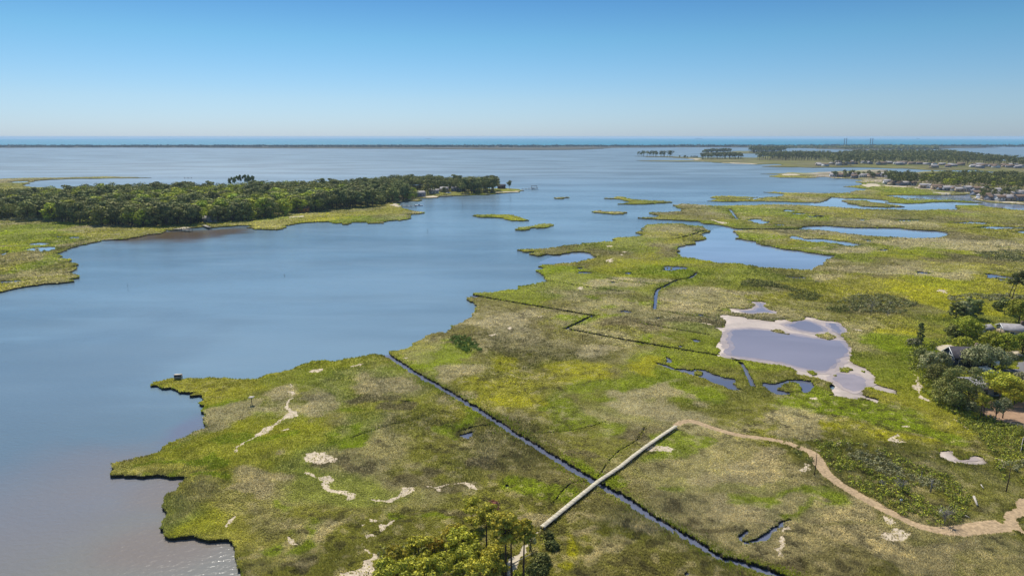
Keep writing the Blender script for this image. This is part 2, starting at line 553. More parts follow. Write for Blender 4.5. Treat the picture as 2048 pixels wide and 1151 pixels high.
def flat_sheet(name, loop, z, m, px=4):
    lp = fractal(loop, 0.14, px, seed=3)
    cx = sum(p[0] for p in lp) / len(lp); cy = sum(p[1] for p in lp) / len(lp)
    r = delaunay_2d_cdt([Vector((p[0] - cx, p[1] - cy)) for p in lp], [(i, (i + 1) % len(lp)) for i in range(len(lp))], [], 1, 1e-4)
    if not len(r[2]): return
    o = mk(name, [(v.x + cx, v.y + cy, z) for v in r[0]], [np.array(r[2])], [m]); tag(o, kind='structure')
    return o


def grow(loop, d):
    """push an outline outwards by d metres"""
    n = len(loop); out = []
    A = sum(loop[i][0] * loop[(i + 1) % n][1] - loop[(i + 1) % n][0] * loop[i][1] for i in range(n))
    s = 1 if A > 0 else -1
    for i in range(n):
        a, b = loop[i - 1], loop[(i + 1) % n]
        dx, dy = b[0] - a[0], b[1] - a[1]; L = math.hypot(dx, dy) or 1
        out.append((loop[i][0] + dy / L * d * s, loop[i][1] - dx / L * d * s))
    return out


ALL_LAND = []
LAGOON = ['T 900,400 700,440 560,540 330,600 340,720 600,760 1200,830 1700,850 1960,700 1800,640 1200,520 1000,440',
          'g 20,880 0,1010 300,1010 900,1045 1300,1040 1310,960 900,920 400,915',
          'g 0,640 0,750 500,780 1380,780 1500,730 2300,830 2300,690 1600,640 1500,600 700,600 600,640 130,620',
          'S 400,500 300,560 760,560 1090,480 980,390 800,380']
# ---- outlines
OUT_MAIN = '''P 300,3000 430,1500 470,1250
Q 1130,1004 1125,960 1140,945 1100,940 1095,870 1090,800 1070,760 1040,720 1030,705 1000,705 940,708 870,715 800,698 730,680 640,688 550,692 515,665 480,620 500,590 505,560 530,520 540,495 510,460 498,435 512,400 515,370 540,345 600,330 620,305 630,270 680,235 710,215 620,205 550,208 480,192 400,198 300,203 220,200 140,195 80,195 80,180 115,150 95,125 95,105 140,95 250,75 330,50 400,30 480,8
O 500,870 495,850 560,815 640,785 720,750 780,720 830,705 925,677 890,685 840,685 830,660 820,620 840,590 815,570 820,545 835,525 800,510 805,490 830,475 820,440 790,432 715,440 750,425 770,410 700,415 640,410 600,385 560,375 490,378 450,355 405,355 430,335 500,320 550,305 610,300 660,310 720,298 800,305 880,295 960,300 1040,303 1120,308 1200,312 1270,305 1310,280 1370,262 1440,255 1520,235 1600,200 1660,180 1700,165 1800,158 1880,165 1930,160 1960,145 2040,140
R 100,760 170,745 235,728 290,740 350,760 372,775 400,735 385,712 420,700 500,690 580,670 620,650 625,625 680,600 740,575 750,550 800,535 870,520 950,520 965,500 1005,470 1005,450 1060,440 1140,405 1150,390 1215,355 1215,330 1250,310 1240,290 1235,230 1220,210 1180,200 1155,180 1160,168 1230,170 1280,172 1300,168 1250,152 1218,135 1225,125 1330,120 1420,120 1500,100 1570,92 1690,92 1670,70 1675,58 1720,55 1800,42 1900,20 1990,8
S 450,785 400,745 360,700 320,670 265,645 320,630 360,620 350,600 295,585 345,580 350,565 450,568 560,555 620,545 700,548 770,540 850,520 920,500 1000,488 1060,470 1000,455 975,420 900,405 820,400 720,405 640,420 570,440 470,438 400,430 340,450 290,455 240,440 180,428 250,412 330,398 240,398 150,405 100,400 75,385 25,378 100,372 250,368 400,362 530,345 600,325 700,318 850,312 870,295 950,290 1050,285 1130,272 1250,272 1290,262 1240,240 1280,230 1300,220 1400,218 1500,212 1590,208 1640,180 1590,172 1540,153 1600,145 1650,130 1650,115 1610,105 1655,98 1660,75 1700,55 1850,48
T 340,373 430,378 530,395 610,400 640,425 680,455 610,465 575,485 620,495 645,520 590,535 530,545 545,570 440,580 380,595 355,620 360,660 385,690 450,705 560,720 680,740 770,760 900,762 1010,770 1100,785 1180,802 1300,805 1420,815 1560,825 1690,822 1720,800 1740,785 1790,778 1785,750 1820,725 1870,712 1910,702 1870,680 1800,675 1700,660 1620,650 1550,635 1450,625 1330,605 1290,595 1180,580 1150,565 1150,550 1060,535 1000,525 930,518 975,495 940,465 905,448 960,440 1080,433 1220,435 1350,433 1560,431 1600,434 1750,435 1850,450 1950,465
g 342,995 450,1005 600,1018 800,1025 950,1035 1100,1032 1220,1028 1270,1010 1282,990 1240,970 1150,962 1000,955 850,940 700,935 600,935 450,932 300,928 200,920 100,912
T 1700,395 1600,402 1580,415 1480,420 1350,424 1170,424 1060,424 925,420 890,408 820,393 740,382 640,375 590,355 560,348 450,345 330,338 200,332 100,325
E 1200,707 1100,700 1160,697 1230,698 1275,690 1220,672 1200,658 1280,655 1340,655 1440,648 1450,638 1500,630 1450,627 1420,610 1380,598 1440,590 1500,590 1600,597 1700,605 1800,605 1900,600
F 1320,683 1400,677 1600,678 1750,683 1900,690
g 150,735 300,745 450,755 600,760 800,762 950,768 1100,765 1360,762 1380,750 1360,735 1365,720 1420,718 1560,720 1700,738 1850,755 2010,768
P 2200,432 2600,445 3600,470 3600,3000'''
HOLES_MAIN = [gl(s) for s in '''
T 1450,515 1470,490 1550,500 1600,520 1700,520 g 120,1045 280,1065 470,1095 330,1112 80,1070 T 1700,555 1600,540
L 210,612 260,615 310,625 330,635 380,655 430,655 500,665 520,655 600,665 640,685 700,705 830,735 800,765 830,790 885,820 800,815 700,775 600,730 500,705 440,685 340,660 290,640
L 1025,755 1110,765 1180,745 1220,735 1300,735 1400,745 1400,800 1330,835 1300,815 1310,795 1290,765 1220,750 1180,770 1130,810 1190,825 1240,830 1200,850 1130,850 1050,810
L 295,570 320,565 355,605 330,615 300,605
L 220,275 275,270 275,285 225,290
L 485,435 530,435 575,460 530,462
L 395,475 430,490 420,500 390,490
L 545,250 590,255 580,270 550,265
V 715,415 760,405 835,420 830,435 780,430 730,430
S 785,640 840,655 900,655 990,665 960,685 860,685 800,670
S 785,605 860,605 865,625 800,625
S 1395,670 1440,660 1500,668 1490,690 1400,688
S 1215,785 1290,785 1290,805 1230,803
T 215,795 260,785 340,790 370,790 460,800 460,820 380,820 355,835 220,830
T 1360,870 1420,880 1530,895 1590,890 1660,910 1560,910 1450,895
T 1385,243 1440,238 1510,248 1480,258 1400,256
T 1040,340 1120,330 1190,328 1220,350 1270,352 1230,375 1170,378 1100,355
T 1290,380 1400,380 1420,392 1330,392
T 1480,272 1620,275 1600,283 1490,282
T 1615,300 1700,302 1740,295 1800,300 1780,312 1630,312
T 1590,445 1660,448 1650,458
T 1740,470 1800,472 1790,482 1750,480
g 470,1050 570,1055 550,1068 480,1062
g 430,855 505,853 490,870 440,868
g 0,825 60,820 105,828 60,835
g 800,863 1020,858 1000,870 810,872
g 1290,882 1500,876 1710,893 1640,900 1380,892
g 1515,935 1700,920 1850,926 2010,930 2010,944 1860,945 1760,952 1640,940
g 1945,970 2014,965 2100,975 2014,990 1970,985
g 1760,1115 1840,1110 1860,1120 1780,1127
I 730,85 800,82 820,95 740,97
I 1050,290 1100,285 1200,300 1190,308 1060,302
I 1660,305 1750,305 1900,330 2046,350 2046,392 1900,370 1850,375 1780,350 1710,345
U 865,750 930,735 1000,720 985,760 950,795 880,775
N 1340,280 1380,280 1395,305 1365,305
M 1570,870 1600,850 1650,823 1620,870 1600,900 1640,908 1700,890 1760,850 1850,800 1940,753 1950,765 1880,815 1800,870 1720,910 1620,930 1580,900
M 1140,1160 1200,1130 1220,1108 1235,1140'''.strip().split('\n')]
DITCH = [(s, w) for s, w in [
    ('R 330,740 U 300,115 350,150 420,195 500,245 600,305 700,360 780,405 860,455 950,510 1060,575 1130,625 1210,670 1290,730 1380,785 1470,835 1560,890 1650,945 1760,1010 1870,1075 1960,1130 M 640,528 740,585 850,655 960,735 1080,800 1180,860 1280,915 1370,972 1450,1022 1560,1048 1700,1088 1850,1140 1950,1180 2200,1290', 1.9),
    ('R 1200,140 1400,180 1700,230 2040,285 V 250,430 440,462', 1.7), ('V 170,592 300,530 440,465 500,462', 1.3),
    ('V 130,590 500,660 1000,750 1380,815 1700,865 1940,925', 1.5), ('L 860,605 910,690 955,790', 1.3),
    ('V 880,530 1160,580 1640,660', 0.9), ('V 1110,410 1500,470 1750,500', 0.8),
    ('T 560,850 480,905 V 1300,100 1180,160 1110,190 1085,250 1080,330 1075,400', 1.6), ('V 500,70 800,115 1130,150', 0.9),
    ('V 0,110 500,185 740,215', 0.9), ('T 875,230 920,290 960,335', 2.5), ('T 640,440 480,490 330,525', 2.0),
    ('M 600,465 690,330 760,270 860,210 930,110', 0.3), ('M 280,650 380,530 460,495 540,490', 0.35),
    ('U 860,735 1000,690 1130,675', 0.8), ('U 1120,740 1170,738', 1.2), ('U 1040,815 1080,800', 0.8),
    ('U 400,480 480,488', 0.8), ('U 0,780 180,720 340,670 560,625', 0.35), ('U 1350,750 1800,715 2040,650', 0.3)]]
NPOOL = len(HOLES_MAIN)
for s, w in DITCH:
    q = smooth(gl(s), 10, 0.10 + 0.06 * w)
    HOLES_MAIN.append(strip(q, [w * R.uniform(0.82, 1.18) for _ in q]))
PAN = gl('L 720,255 760,255 850,265 900,270 910,285 1000,290 1060,300 1110,305 1130,290 1200,290 1240,305 1330,290 1350,270 1400,275 1450,290 1500,300 1570,305 1610,325 1660,365 1655,385 1620,420 1650,450 1690,500 1675,540 1695,560 1680,600 1730,630 1790,650 1830,680 1860,730 1850,760 1900,780 1990,805 2030,850 1950,830 1900,820 1840,795 1780,800 1770,850 1885,885 1870,912 1820,890 1760,870 1720,885 1640,870 1560,860 1510,850 1550,835 1520,800 1540,760 1470,740 1400,720 1300,705 1270,690 1260,660 1150,630 1050,620 960,605 880,590 760,570 700,565 715,520 690,460 715,420 700,370 655,345 720,350 740,320 730,290 705,265')
PAN2 = gl('L 770,205 850,210 940,205 960,180 940,155 1000,155 1050,165 1035,195 1070,215 1130,235 1150,255 1000,245 950,255 860,245 790,240')
PAN3 = gl('K 1195,280 1250,272 1300,290 1330,340 1400,335 1440,312 1500,320 1540,365 1500,380 1380,375 1260,355 1200,325')
POOLS = list(HOLES_MAIN)
HOLES_MAIN += [PAN, PAN2, PAN3]
PATH_PTS = gl('M 1140,105 1180,83 1240,74 1300,90 1380,122 1500,157 1600,178 1750,197 1850,214 2000,252 K 110,220 220,260 310,300 360,372 400,432 480,500 580,560 700,632 850,712 1000,782 1150,828 1300,838 1450,822 1550,808 1650,805')
PATH_W = [1.5, 1.6, 1.7, 1.7, 1.7, 1.7, 1.7, 1.7, 1.8, 1.8, 1.8, 1.9, 2.2, 2.4, 2.2, 2.0, 2.2, 2.2, 2.0, 1.8, 2.0, 3.0, 3.4, 3.4, 3.6]
FORK = gl('K 1600,790 1650,770 1670,700 1720,640 1790,595 1850,560 1850,680 1770,740 1750,800 1790,850 1900,870 1900,905 1780,860 1650,830 1560,825')
SANDP = gl('M 230,790 200,840 150,850 60,960 b 1380,1029 P 1000,1200 1040,1210 b 1520,1029 1550,900 1620,720 1760,560 1830,500')
Z_SAND = [gl(s) for s in '''
O 1490,415 1535,410 1530,455 1550,465 1515,490 1530,550 1575,570 1590,605 1530,625 1480,635 1430,665 1380,710 1300,755 1230,785 1150,832 1095,860 1085,895 1070,885 1085,850 1140,820 1240,765 1295,710 1415,655 1475,600 1530,570 1490,520 1500,480
O 1520,355 1550,335 1535,375 1525,380
O 1650,255 1700,230 1800,222 1780,238 1700,260
O 1625,945 1640,905 1720,885 1800,890 1840,920 1905,950 1890,975 1790,985 1740,1000 1690,980
O 1440,720 1500,700 1510,712 1460,725
Q 1640,170 1700,190 1760,215 1800,205 1875,230 1860,255 1800,270 1850,305 1950,315 2030,340 2046,385 1980,395 1870,335 1800,315 1770,275 1790,245 1720,220 1650,195
Q 1000,600 1040,545 1090,515 1060,570 1010,615
Q 1500,690 1560,720 1590,755 1540,760
N 225,385 290,400 350,405 430,385 480,365 500,310 560,305 615,310 590,345 530,375 440,410 400,425 350,415 290,420
N 700,290 830,290 900,275 1000,262 1060,265 1150,320 1120,325 1040,285 960,275 840,302 720,302
N 780,315 835,315 830,332 790,330
N 310,620 330,600 380,610 450,545 455,570 390,620 350,665 320,670
N 235,560 310,575 300,592 240,580
N 170,610 210,605 180,625
N 200,700 260,685 300,700 240,715 205,745 190,790 240,820 330,850 330,880 270,915 275,960 290,1028 0,1045 0,1005 100,985 190,950 190,905 260,880 270,850 200,820 170,770
R 0,855 60,840 130,822 120,840 40,858
R 1370,545 1440,530 1455,545 1400,558
R 1560,485 1590,460 1605,470 1575,490
R 510,785 580,765 570,775
R 1860,365 1920,352 1910,362
T 690,335 740,345 830,380 800,375 700,345
S 1150,525 1210,500 1320,482 1260,520 1220,545
S 1165,330 1240,325 1250,338 1180,342
S 1340,430 1370,430 1370,450
S 1345,402 1440,402 1400,412
S 785,870 850,845 830,890
M 890,265 960,240 1120,265 1110,290 1000,280
M 1820,960 1860,880 1880,815 1930,800 1950,830 1900,940 1890,1010 1850,1020
K 210,420 250,400 245,365 290,375 300,410 260,430
K 455,245 500,215 520,235 480,250
K 805,735 870,760 880,790 840,800 815,775
K 840,850 870,820 1000,860 960,900 830,905 770,880
K 1590,330 1640,345 1635,400 1590,390
K 830,205 900,158 920,170 890,198 965,225 850,218
K 935,105 985,100 990,118 940,122
K 1120,315 1165,325 1150,332
K 300,265 370,275 365,285
J 180,600 230,660 250,760 340,860 350,880 310,870 240,790 215,700
J 560,1010 640,1080 720,1150 700,1151 600,1060
I 1255,450 1370,460 1380,490 1290,480
I 490,805 575,815 570,828 500,820
L 655,335 590,325 550,320 600,318
L 1370,870 1430,865 1435,885 1390,890
H 180,290 250,285 200,300
H 450,625 510,615 500,632'''.strip().split('\n')]
Z_BEACH = [gl(s) for s in '''
T 610,403 640,410 655,435 640,430
J 370,345 450,330 550,330 560,380 640,400 700,420 600,425 510,420 440,390
J 1050,400 1237,400 1237,440 1080,470
J 560,300 730,320 800,340 730,345'''.strip().split('\n')]
Z_DIRT = [gl('J 760,840 850,830 1000,900 1237,870 1400,900 1400,1200 1237,1130 1040,1080 900,1020 760,960')]
Z_ROAD = [gl('J 900,556 1120,566 1190,560 1175,500 1237,470 1600,400 1600,560 1300,620 1290,800 1237,750 1190,660 1150,600 920,612')]
marsh_mats = [M_marsh, M_bank, M_sand, M_beach, M_dirt, M_asph, M_path]
zones = [(q, 2) for q in Z_SAND] + [(q, 3) for q in Z_BEACH] + [(q, 4) for q in Z_DIRT] + [(q, 5) for q in Z_ROAD] + [(strip(smooth(PATH_PTS, 6, 0.07), np.interp(np.arange(len(PATH_PTS) * 6 - 5) / 6, np.arange(len(PATH_W)), PATH_W)), 6), (FORK, 6), (SANDP, 3)]
o_main, L_main, H_main, Zn_main = land('marsh_ground', gl(OUT_MAIN), HOLES_MAIN, zones, marsh_mats)
for q, n in ((PAN, 'mud_flat'), (PAN2, 'mud_flat'), (PAN3, 'mud_flat')):
    grown = [(x + 0, y) for x, y in q]
    cx = sum(p[0] for p in q) / len(q); cy = sum(p[1] for p in q) / len(q)
    grown = [(cx + (x - cx) * 1.03, cy + (y - cy) * 1.03) for x, y in q]
    land(n, grown, z=0.44, relief=0.03, mats=[M_pan, M_bank], px=12, fill=14)

ISLETS = []
for s in ('L 1080,372 1140,365 1180,385 1225,400 1150,392', 'L 1410,405 1450,402 1500,388 1570,415 1520,442 1450,425', 'L 1590,655 1650,645 1695,665 1650,682 1600,675',
          'L 1360,675 1390,672 1425,695 1400,705 1370,690', 'L 515,680 545,670 578,680 575,697 540,702 518,695', 'L 1755,672 1785,670 1780,682', 'L 1545,703 1570,700 1565,710',
          'H 350,500 390,497 385,508', 'H 435,513 468,512 460,519', 'T 262,803 275,803 272,810', 'T 292,809 315,809 310,818', 'Z 740,118 960,130 1000,150 850,140',
          'C 1280,627 1330,620 1500,617 1650,618 1750,625 1800,645 1860,665 1925,683 1850,688 1720,685 1650,670 1620,655 1500,650 1350,645 1320,635',
          'S 0,115 40,92 120,85 210,78 280,60 350,45 460,45 472,70 380,95 280,100 240,92 180,115 90,127 10,122',
          'E 430,541 490,538 555,537 500,548 440,546',
          'E 830,543 910,542 930,530 980,532 1000,545 1060,553 1200,563 1300,565 1378,575 1320,582 1200,588 1080,592 940,590 1000,583 1040,572 990,560 960,550 870,547',
          'E 735,650 800,642 860,650 950,652 1018,658 990,670 900,670 800,660 750,656',
          'g 270,672 340,668 480,672 560,690 700,705 800,718 870,732 700,738 600,732 450,725 350,705 320,700',
          'O 400,352 415,345 430,352 415,358'):
    o, lp, _, _ = land('marsh_island', gl(s), px=4, fill=8)
    ISLETS.append(lp)

L_LEFT = '''H 0,935 130,905 300,875 450,852 600,848 700,835 760,828 755,818 690,808 810,790 812,775 790,760 740,752 650,744 740,722 780,700 790,685 700,675 800,658 795,645 740,640 640,637 700,625 725,603 700,598 600,592 640,568 620,558 560,545 620,530 680,510 720,488 800,465 900,445 1020,420 1050,405 1160,400 1300,395 1420,370 1500,350 1640,340 1700,310
d 400,270 500,262 560,275 830,240 1010,225 1100,240 1250,225 1500,205 1620,205 1690,218 1590,235 1700,255 1900,265 2000,265
B 980,890 1070,840 1200,820 1300,800 1500,785 1650,785 1740,805 1820,800 1830,820 1900,820 1930,790 2046,790
C 80,700 90,718 270,715 320,688 430,680 450,685 570,645 578,625 520,622 600,612 680,608 735,595 640,580 560,560 480,545
W 150,490 120,450 180,405 350,410 380,370 520,370 640,360 660,345 830,340 940,335 1050,330 1300,325 1400,305 1540,300 1700,290 1770,268 1700,250 1560,240 1500,235
P 985,377 940,374 880,371 800,370 720,380 650,384 560,387 450,392 380,390 300,389 200,388 110,385
A 190,525 230,500 260,488 400,475 600,468 850,465 1000,463 1210,460 1000,455 850,450 700,455 450,460 250,462 100,465 0,470
P -1600,357 -1600,720 -200,620'''
HOLES_L = [gl(s) for s in '''
H 240,510 300,490 400,480 500,475 590,480 560,505 480,525 420,532 330,515
H 290,450 400,432 520,445 440,458 330,457
H 690,385 730,372 860,375 800,392 700,395
H 520,375 640,370 630,382
H 0,515 50,515 80,548 30,560 0,555
H 0,832 200,817 230,825 120,840 0,848
A 70,495 150,490 245,488 200,498 110,500'''.strip().split('\n')]
ZL_L = [(gl(s), 3) for s in ('H 1010,425 1050,403 1160,398 1150,408 1060,418', 'H 1490,350 1560,345 1640,335 1650,342 1560,358 1500,358', 'W 420,350 560,335 640,345 620,362 480,362',
                             'W 1380,300 1700,288 1770,268 1740,262 1640,280 1400,292', 'W 0,460 150,490 180,405 130,420', 'c 100,345 300,330 300,342 120,352',
                             'd 640,250 720,230 840,238 830,262 720,262')] + [(gl('c 190,240 230,215 330,205 335,285 240,290 195,270'), 4)]
o_left, L_left, H_left, _ = land('marsh_ground', gl(L_LEFT), HOLES_L, ZL_L, marsh_mats)

L_MID = '''F 850,638 930,625 950,618 880,603 930,592 1050,590 1150,597 1300,602 1450,600 1540,595 1610,575 1540,564 1400,553 1500,552 1700,560
g 150,602 350,598 400,578 500,572 520,562 400,548 280,538 400,533 460,525 470,505 400,490 480,480 350,465 290,462 200,460 150,450
F 2000,405 1800,415 1560,412 1455,402 1560,382 1570,379 1370,377 1570,371 1680,362 1800,368
g 0,405 250,392 480,380 700,378 870,405 1000,402 1200,392 1480,408 1650,415 1720,430 2010,437 P 2300,354 3600,362 3600,435 2400,415
g 2010,712 1850,700 1700,690 1600,675 1520,662 1550,650 1500,640 1540,610 1450,612 1400,620 1250,622 1000,620 850,618 700,622 690,628 780,638 870,650 1100,660 1300,665 1450,675 1620,695 1500,691 1350,683 1100,690 950,698 880,700 800,695 680,687 730,680 690,668 600,660 500,652 300,650 150,635 140,660 90,680 0,692
F 1892,650 1800,652 1700,650 1500,642 1250,640 1000,645'''
HOLES_M = [gl(s) for s in ('g 870,655 1000,662 1100,665 980,668 880,662', 'F 1230,612 1290,615 1260,622', 'F 1370,605 1400,608 1340,625 1290,622')]
ZM = [(gl(s), 3) for s in ('g 460,530 500,515 560,512 630,525 600,540 500,545', 'F 1580,385 1640,378 1740,380 1680,392 1600,392', 'g 1120,590 1300,600 1350,615 1200,605',
                           'g 1520,655 1560,610 1700,620 2010,650 2010,700 1800,690 1650,675', 'g 160,455 300,455 290,462', 'g 650,525 900,540 880,548 660,535',
                           'g 1000,545 1450,590 1440,605 1000,560')]


def town_color(X, Y):
    C = marsh_color(X, Y)
    n = fbm(X, Y, 25, 300, 3)
    pts = gl('g 200,458 640,530 900,545 1120,590 1400,615 1540,612 1520,662 2010,712 2400,700 2400,440 1720,432 1480,420 1000,405 870,408 700,380 0,404 0,452')
    m = inpoly(X, Y, pts)
    C2 = np.where((n > 0.5)[:, None], np.array([0.36, 0.30, 0.24]), np.array([0.17, 0.17, 0.07]))
    C[m] = C2[m]
    return C


land('marsh_ground', gl(L_MID, 0.8), HOLES_M, ZM, [M_far, M_bank, M_sand, M_beach], px=4, fill=7, color=town_color, z=0.45)

L_FARR = '''F 145,205 250,213 400,214 560,222 700,232 750,243 620,246 400,247 160,248 300,255 500,257 760,259 880,262 960,268 1080,276 1340,286 1520,280 1600,283 1500,295 1400,307 1550,311 1750,312 1900,318
g 100,357 200,358 300,357 400,357 600,360 750,365 900,368 1000,374 1100,382 1300,384 1450,381 1600,380 1750,400 2010,418 P 3600,355 3600,330
P 2048,324 1990,318 1950,314 1880,311 1800,308 1660,309 F 2046,190 1650,195 1400,208 1330,222 1200,217 800,218 500,207'''
ZF = [(gl(s), 3) for s in ('F 640,238 700,228 760,238 745,246', 'F 960,268 1340,280 1345,288 1080,279', 'g 1500,340 1640,345 1620,352', 'F 780,256 880,262 860,266')]


def far_color(X, Y):
    C = marsh_color(X, Y)
    return C * 0.6 + np.array([0.12, 0.12, 0.06]) * 0.25


land('marsh_ground', gl(L_FARR, 0.8), [gl('F 1190,190 1340,182 1400,190 1330,205 1240,200'), gl('g 1050,370 1300,372 1200,376')], ZF, [M_far, M_bank, M_sand, M_beach], px=3.5, fill=7, color=far_color)
land('marsh_island', gl('F 800,188 1080,178 1300,181 1500,178 1620,166 1620,160 1250,154 1080,163 850,170'), (), (), [M_far, M_bank], px=3.5, fill=8, color=far_color)
land('marsh_island', gl('F 1080,166 1100,160 1240,156 1200,176'), (), (), [M_far, M_bank], px=3.5, fill=8, color=far_color)


def dune_color(X, Y):
    n = fbm(X, Y, 60, 400, 3)[:, None]
    return np.where(n > 0.6, np.array([0.13, 0.12, 0.09]), np.array([0.075, 0.07, 0.04]))


BAR = gl('P -2500,296.5 -800,296 0,295.6 500,296.2 700,297 1000,299.6 1080,300 1180,298.5 1260,295.3 1350,294.5 1512,295 1600,296 1640,298 1700,299.8 1850,299.3 1885,298.5 1900,296.5 2000,295.6 2100,292 3600,293 3600,290.5 2048,290.6 1024,291.2 0,291.4 -2500,291.8')
land('barrier_island', BAR, (), [(gl('P 1512,290.9 1300,291.2 1300,291.8 1600,291.5 1640,290.9'), 3)], [M_far, M_bank, M_sand, M_beach], px=6, fill=12, color=dune_color)

# ------------------------------------------------------------------ water
YB = G(1024, 291.0)[1] + 20


def water_mat(name, body, shallow_reflect=None, rough=0.16, ocean=False, spec=0.45):
    m = bpy.data.materials.new(name); m.use_nodes = True
    N, K = m.node_tree.nodes, m.node_tree.links
    bs = N['Principled BSDF']
    bs.inputs['IOR'].default_value = 1.33
    geo = N.new('ShaderNodeNewGeometry')

    def noise(scale, sx=1, sy=1, det=3, rot=0):
        mp = N.new('ShaderNodeMapping'); mp.inputs['Scale'].default_value = (sx, sy, 1); mp.inputs['Rotation'].default_value = (0, 0, rot)
        K.new(geo.outputs['Position'], mp.inputs[0])
        nz = N.new('ShaderNodeTexNoise'); nz.inputs['Scale'].default_value = scale; nz.inputs['Detail'].default_value = det
        K.new(mp.outputs[0], nz.inputs['Vector'])
        return nz.outputs[0]

    def rmap(s, a, b, c, d, smooth=True):
        r = N.new('ShaderNodeMapRange'); r.interpolation_type = 'SMOOTHSTEP' if smooth else 'LINEAR'
        for i, v in enumerate((a, b, c, d)): r.inputs[i + 1].default_value = v
        K.new(s, r.inputs[0]); return r.outputs[0]

    def mixc(fac, a, b):
        x = N.new('ShaderNodeMix'); x.data_type = 'RGBA'
        K.new(fac, x.inputs[0])
        for s, i in ((a, 6), (b, 7)):
            if isinstance(s, tuple): x.inputs[i].default_value = (*s, 1)
            else: K.new(s, x.inputs[i])
        return x.outputs[2]
    big = noise(0.006, 1, 2.4, 4, 0.3)
    cur = mixc(rmap(big, 0.35, 0.65, 0, 1), tuple(c * 0.78 for c in body), tuple(c * 1.18 for c in body))
    cur = mixc(rmap(noise(0.02, 1, 4.0, 3, 0.15), 0.5, 0.75, 0, 0.35), cur, tuple(c * 1.35 for c in body))
    if not ocean:
        for (px, py, rx, ry, colr, st) in shallow_reflect:
            c = G(px, py); l = G(px + rx, py); u = G(px, py - ry); dn = G(px, py + ry)
            RX, RY = abs(l[0] - c[0]), abs(u[1] - dn[1]) / 2
            vm = N.new('ShaderNodeVectorMath'); vm.operation = 'SUBTRACT'; vm.inputs[1].default_value = (c[0], c[1], 0)
            vd = N.new('ShaderNodeVectorMath'); vd.operation = 'DIVIDE'; vd.inputs[1].default_value = (RX, RY, 1)
            vl = N.new('ShaderNodeVectorMath'); vl.operation = 'LENGTH'
            K.new(geo.outputs['Position'], vm.inputs[0]); K.new(vm.outputs[0], vd.inputs[0]); K.new(vd.outputs[0], vl.inputs[0])
            ad = N.new('ShaderNodeMath'); ad.operation = 'ADD'
            nn = rmap(noise(0.05, 1, 1, 4), 0.3, 0.7, -0.22, 0.22, False)
            K.new(vl.outputs['Value'], ad.inputs[0]); K.new(nn, ad.inputs[1])
            cur = mixc(rmap(ad.outputs[0], 0.35, 1.1, st, 0), cur, colr)
    K.new(cur, bs.inputs['Base Color'])
    sxyz = N.new('ShaderNodeSeparateXYZ'); K.new(geo.outputs['Position'], sxyz.inputs[0])
    ra = N.new('ShaderNodeMath'); ra.operation = 'MAXIMUM'   # open water is choppier than the sheltered creek
    K.new(rmap(noise(0.012, 1, 3.0, 3, 0.2), 0.35, 0.65, rough * 0.75, rough * 1.3), ra.inputs[0])
    K.new(rmap(sxyz.outputs['Y'], 250, 1400, rough * 0.7, 0.5 if spec < 0.5 else 0.12), ra.inputs[1])
    K.new(rmap(sxyz.outputs['Y'], 250, 2200, spec, 0.16 if spec < 0.5 else spec), bs.inputs['Specular IOR Level'])
    K.new(ra.outputs[0], bs.inputs['Roughness'])
    b1 = N.new('ShaderNodeBump'); b1.inputs['Strength'].default_value = 0.6; b1.inputs['Distance'].default_value = 0.18 if spec < 0.5 else 0.02
    K.new(noise(0.75, 1, 1.7, 4, 0.5), b1.inputs['Height'])
    K.new(b1.outputs[0], bs.inputs['Normal'])
    return m


BR = (0.20, 0.16, 0.135)
M_water = water_mat('bay_water', (0.150, 0.225, 0.280), [
    (230, 1180, 760, 420, (0.195, 0.185, 0.158), 0.95), (120, 980, 300, 150, (0.18, 0.18, 0.20), 0.7), (330, 1090, 170, 60, BR, 0.6), (330, 985, 110, 40, BR, 0.5), (385, 860, 60, 50, (0.15, 0.15, 0.22), 0.55),
    (20, 800, 320, 260, (0.13, 0.19, 0.24), 0.6), (340, 472, 150, 16, (0.10, 0.06, 0.02), 0.95), (455, 462, 60, 10, (0.10, 0.06, 0.02), 0.9),  # dark brown strips: tree reflections painted in, along with brown shallows
    (1700, 700, 60, 500, (0.085, 0.185, 0.27), 0.0)])
M_lagoon = water_mat('lagoon_water', (0.23, 0.29, 0.38), [(1780, 700, 0.1, 0.1, BR, 0)], rough=0.06, spec=0.7)  # pale low-sky reflection put into the body colour
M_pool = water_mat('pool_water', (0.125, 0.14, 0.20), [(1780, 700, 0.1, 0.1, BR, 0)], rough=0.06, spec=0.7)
M_ocean = water_mat('ocean_water', (0.015, 0.20, 0.29), rough=0.5, ocean=True)
M_wet = mat('wet_pan_mud', (0.42, 0.34, 0.30), 0.4, spec=0.5, noise=[(0.25, 0.8, 1.15, 5)])
M_wet2 = mat('wetter_pan_mud', (0.33, 0.275, 0.275), 0.22, spec=0.5, noise=[(0.25, 0.85, 1.12, 5)])
M_panw = water_mat('pan_water', (0.25, 0.235, 0.275), [(1780, 700, 0.1, 0.1, BR, 0)], rough=0.05, spec=0.6)
RAD = 25000.0


def disc_part(name, ylo, yhi, m):
    """sheet of water between two y limits out to the horizon circle"""
    ys = np.linspace(ylo, yhi, 60)
    V = []
    for y in ys:
        x = math.sqrt(max(RAD ** 2 - y * y, 1.0))
        V += [(-x, y, 0), (x, y, 0)]
    f = [(2 * i, 2 * i + 1, 2 * i + 3, 2 * i + 2) for i in range(len(ys) - 1)]
    o = mk(name, V, [f], [m]); tag(o, kind='structure'); return o


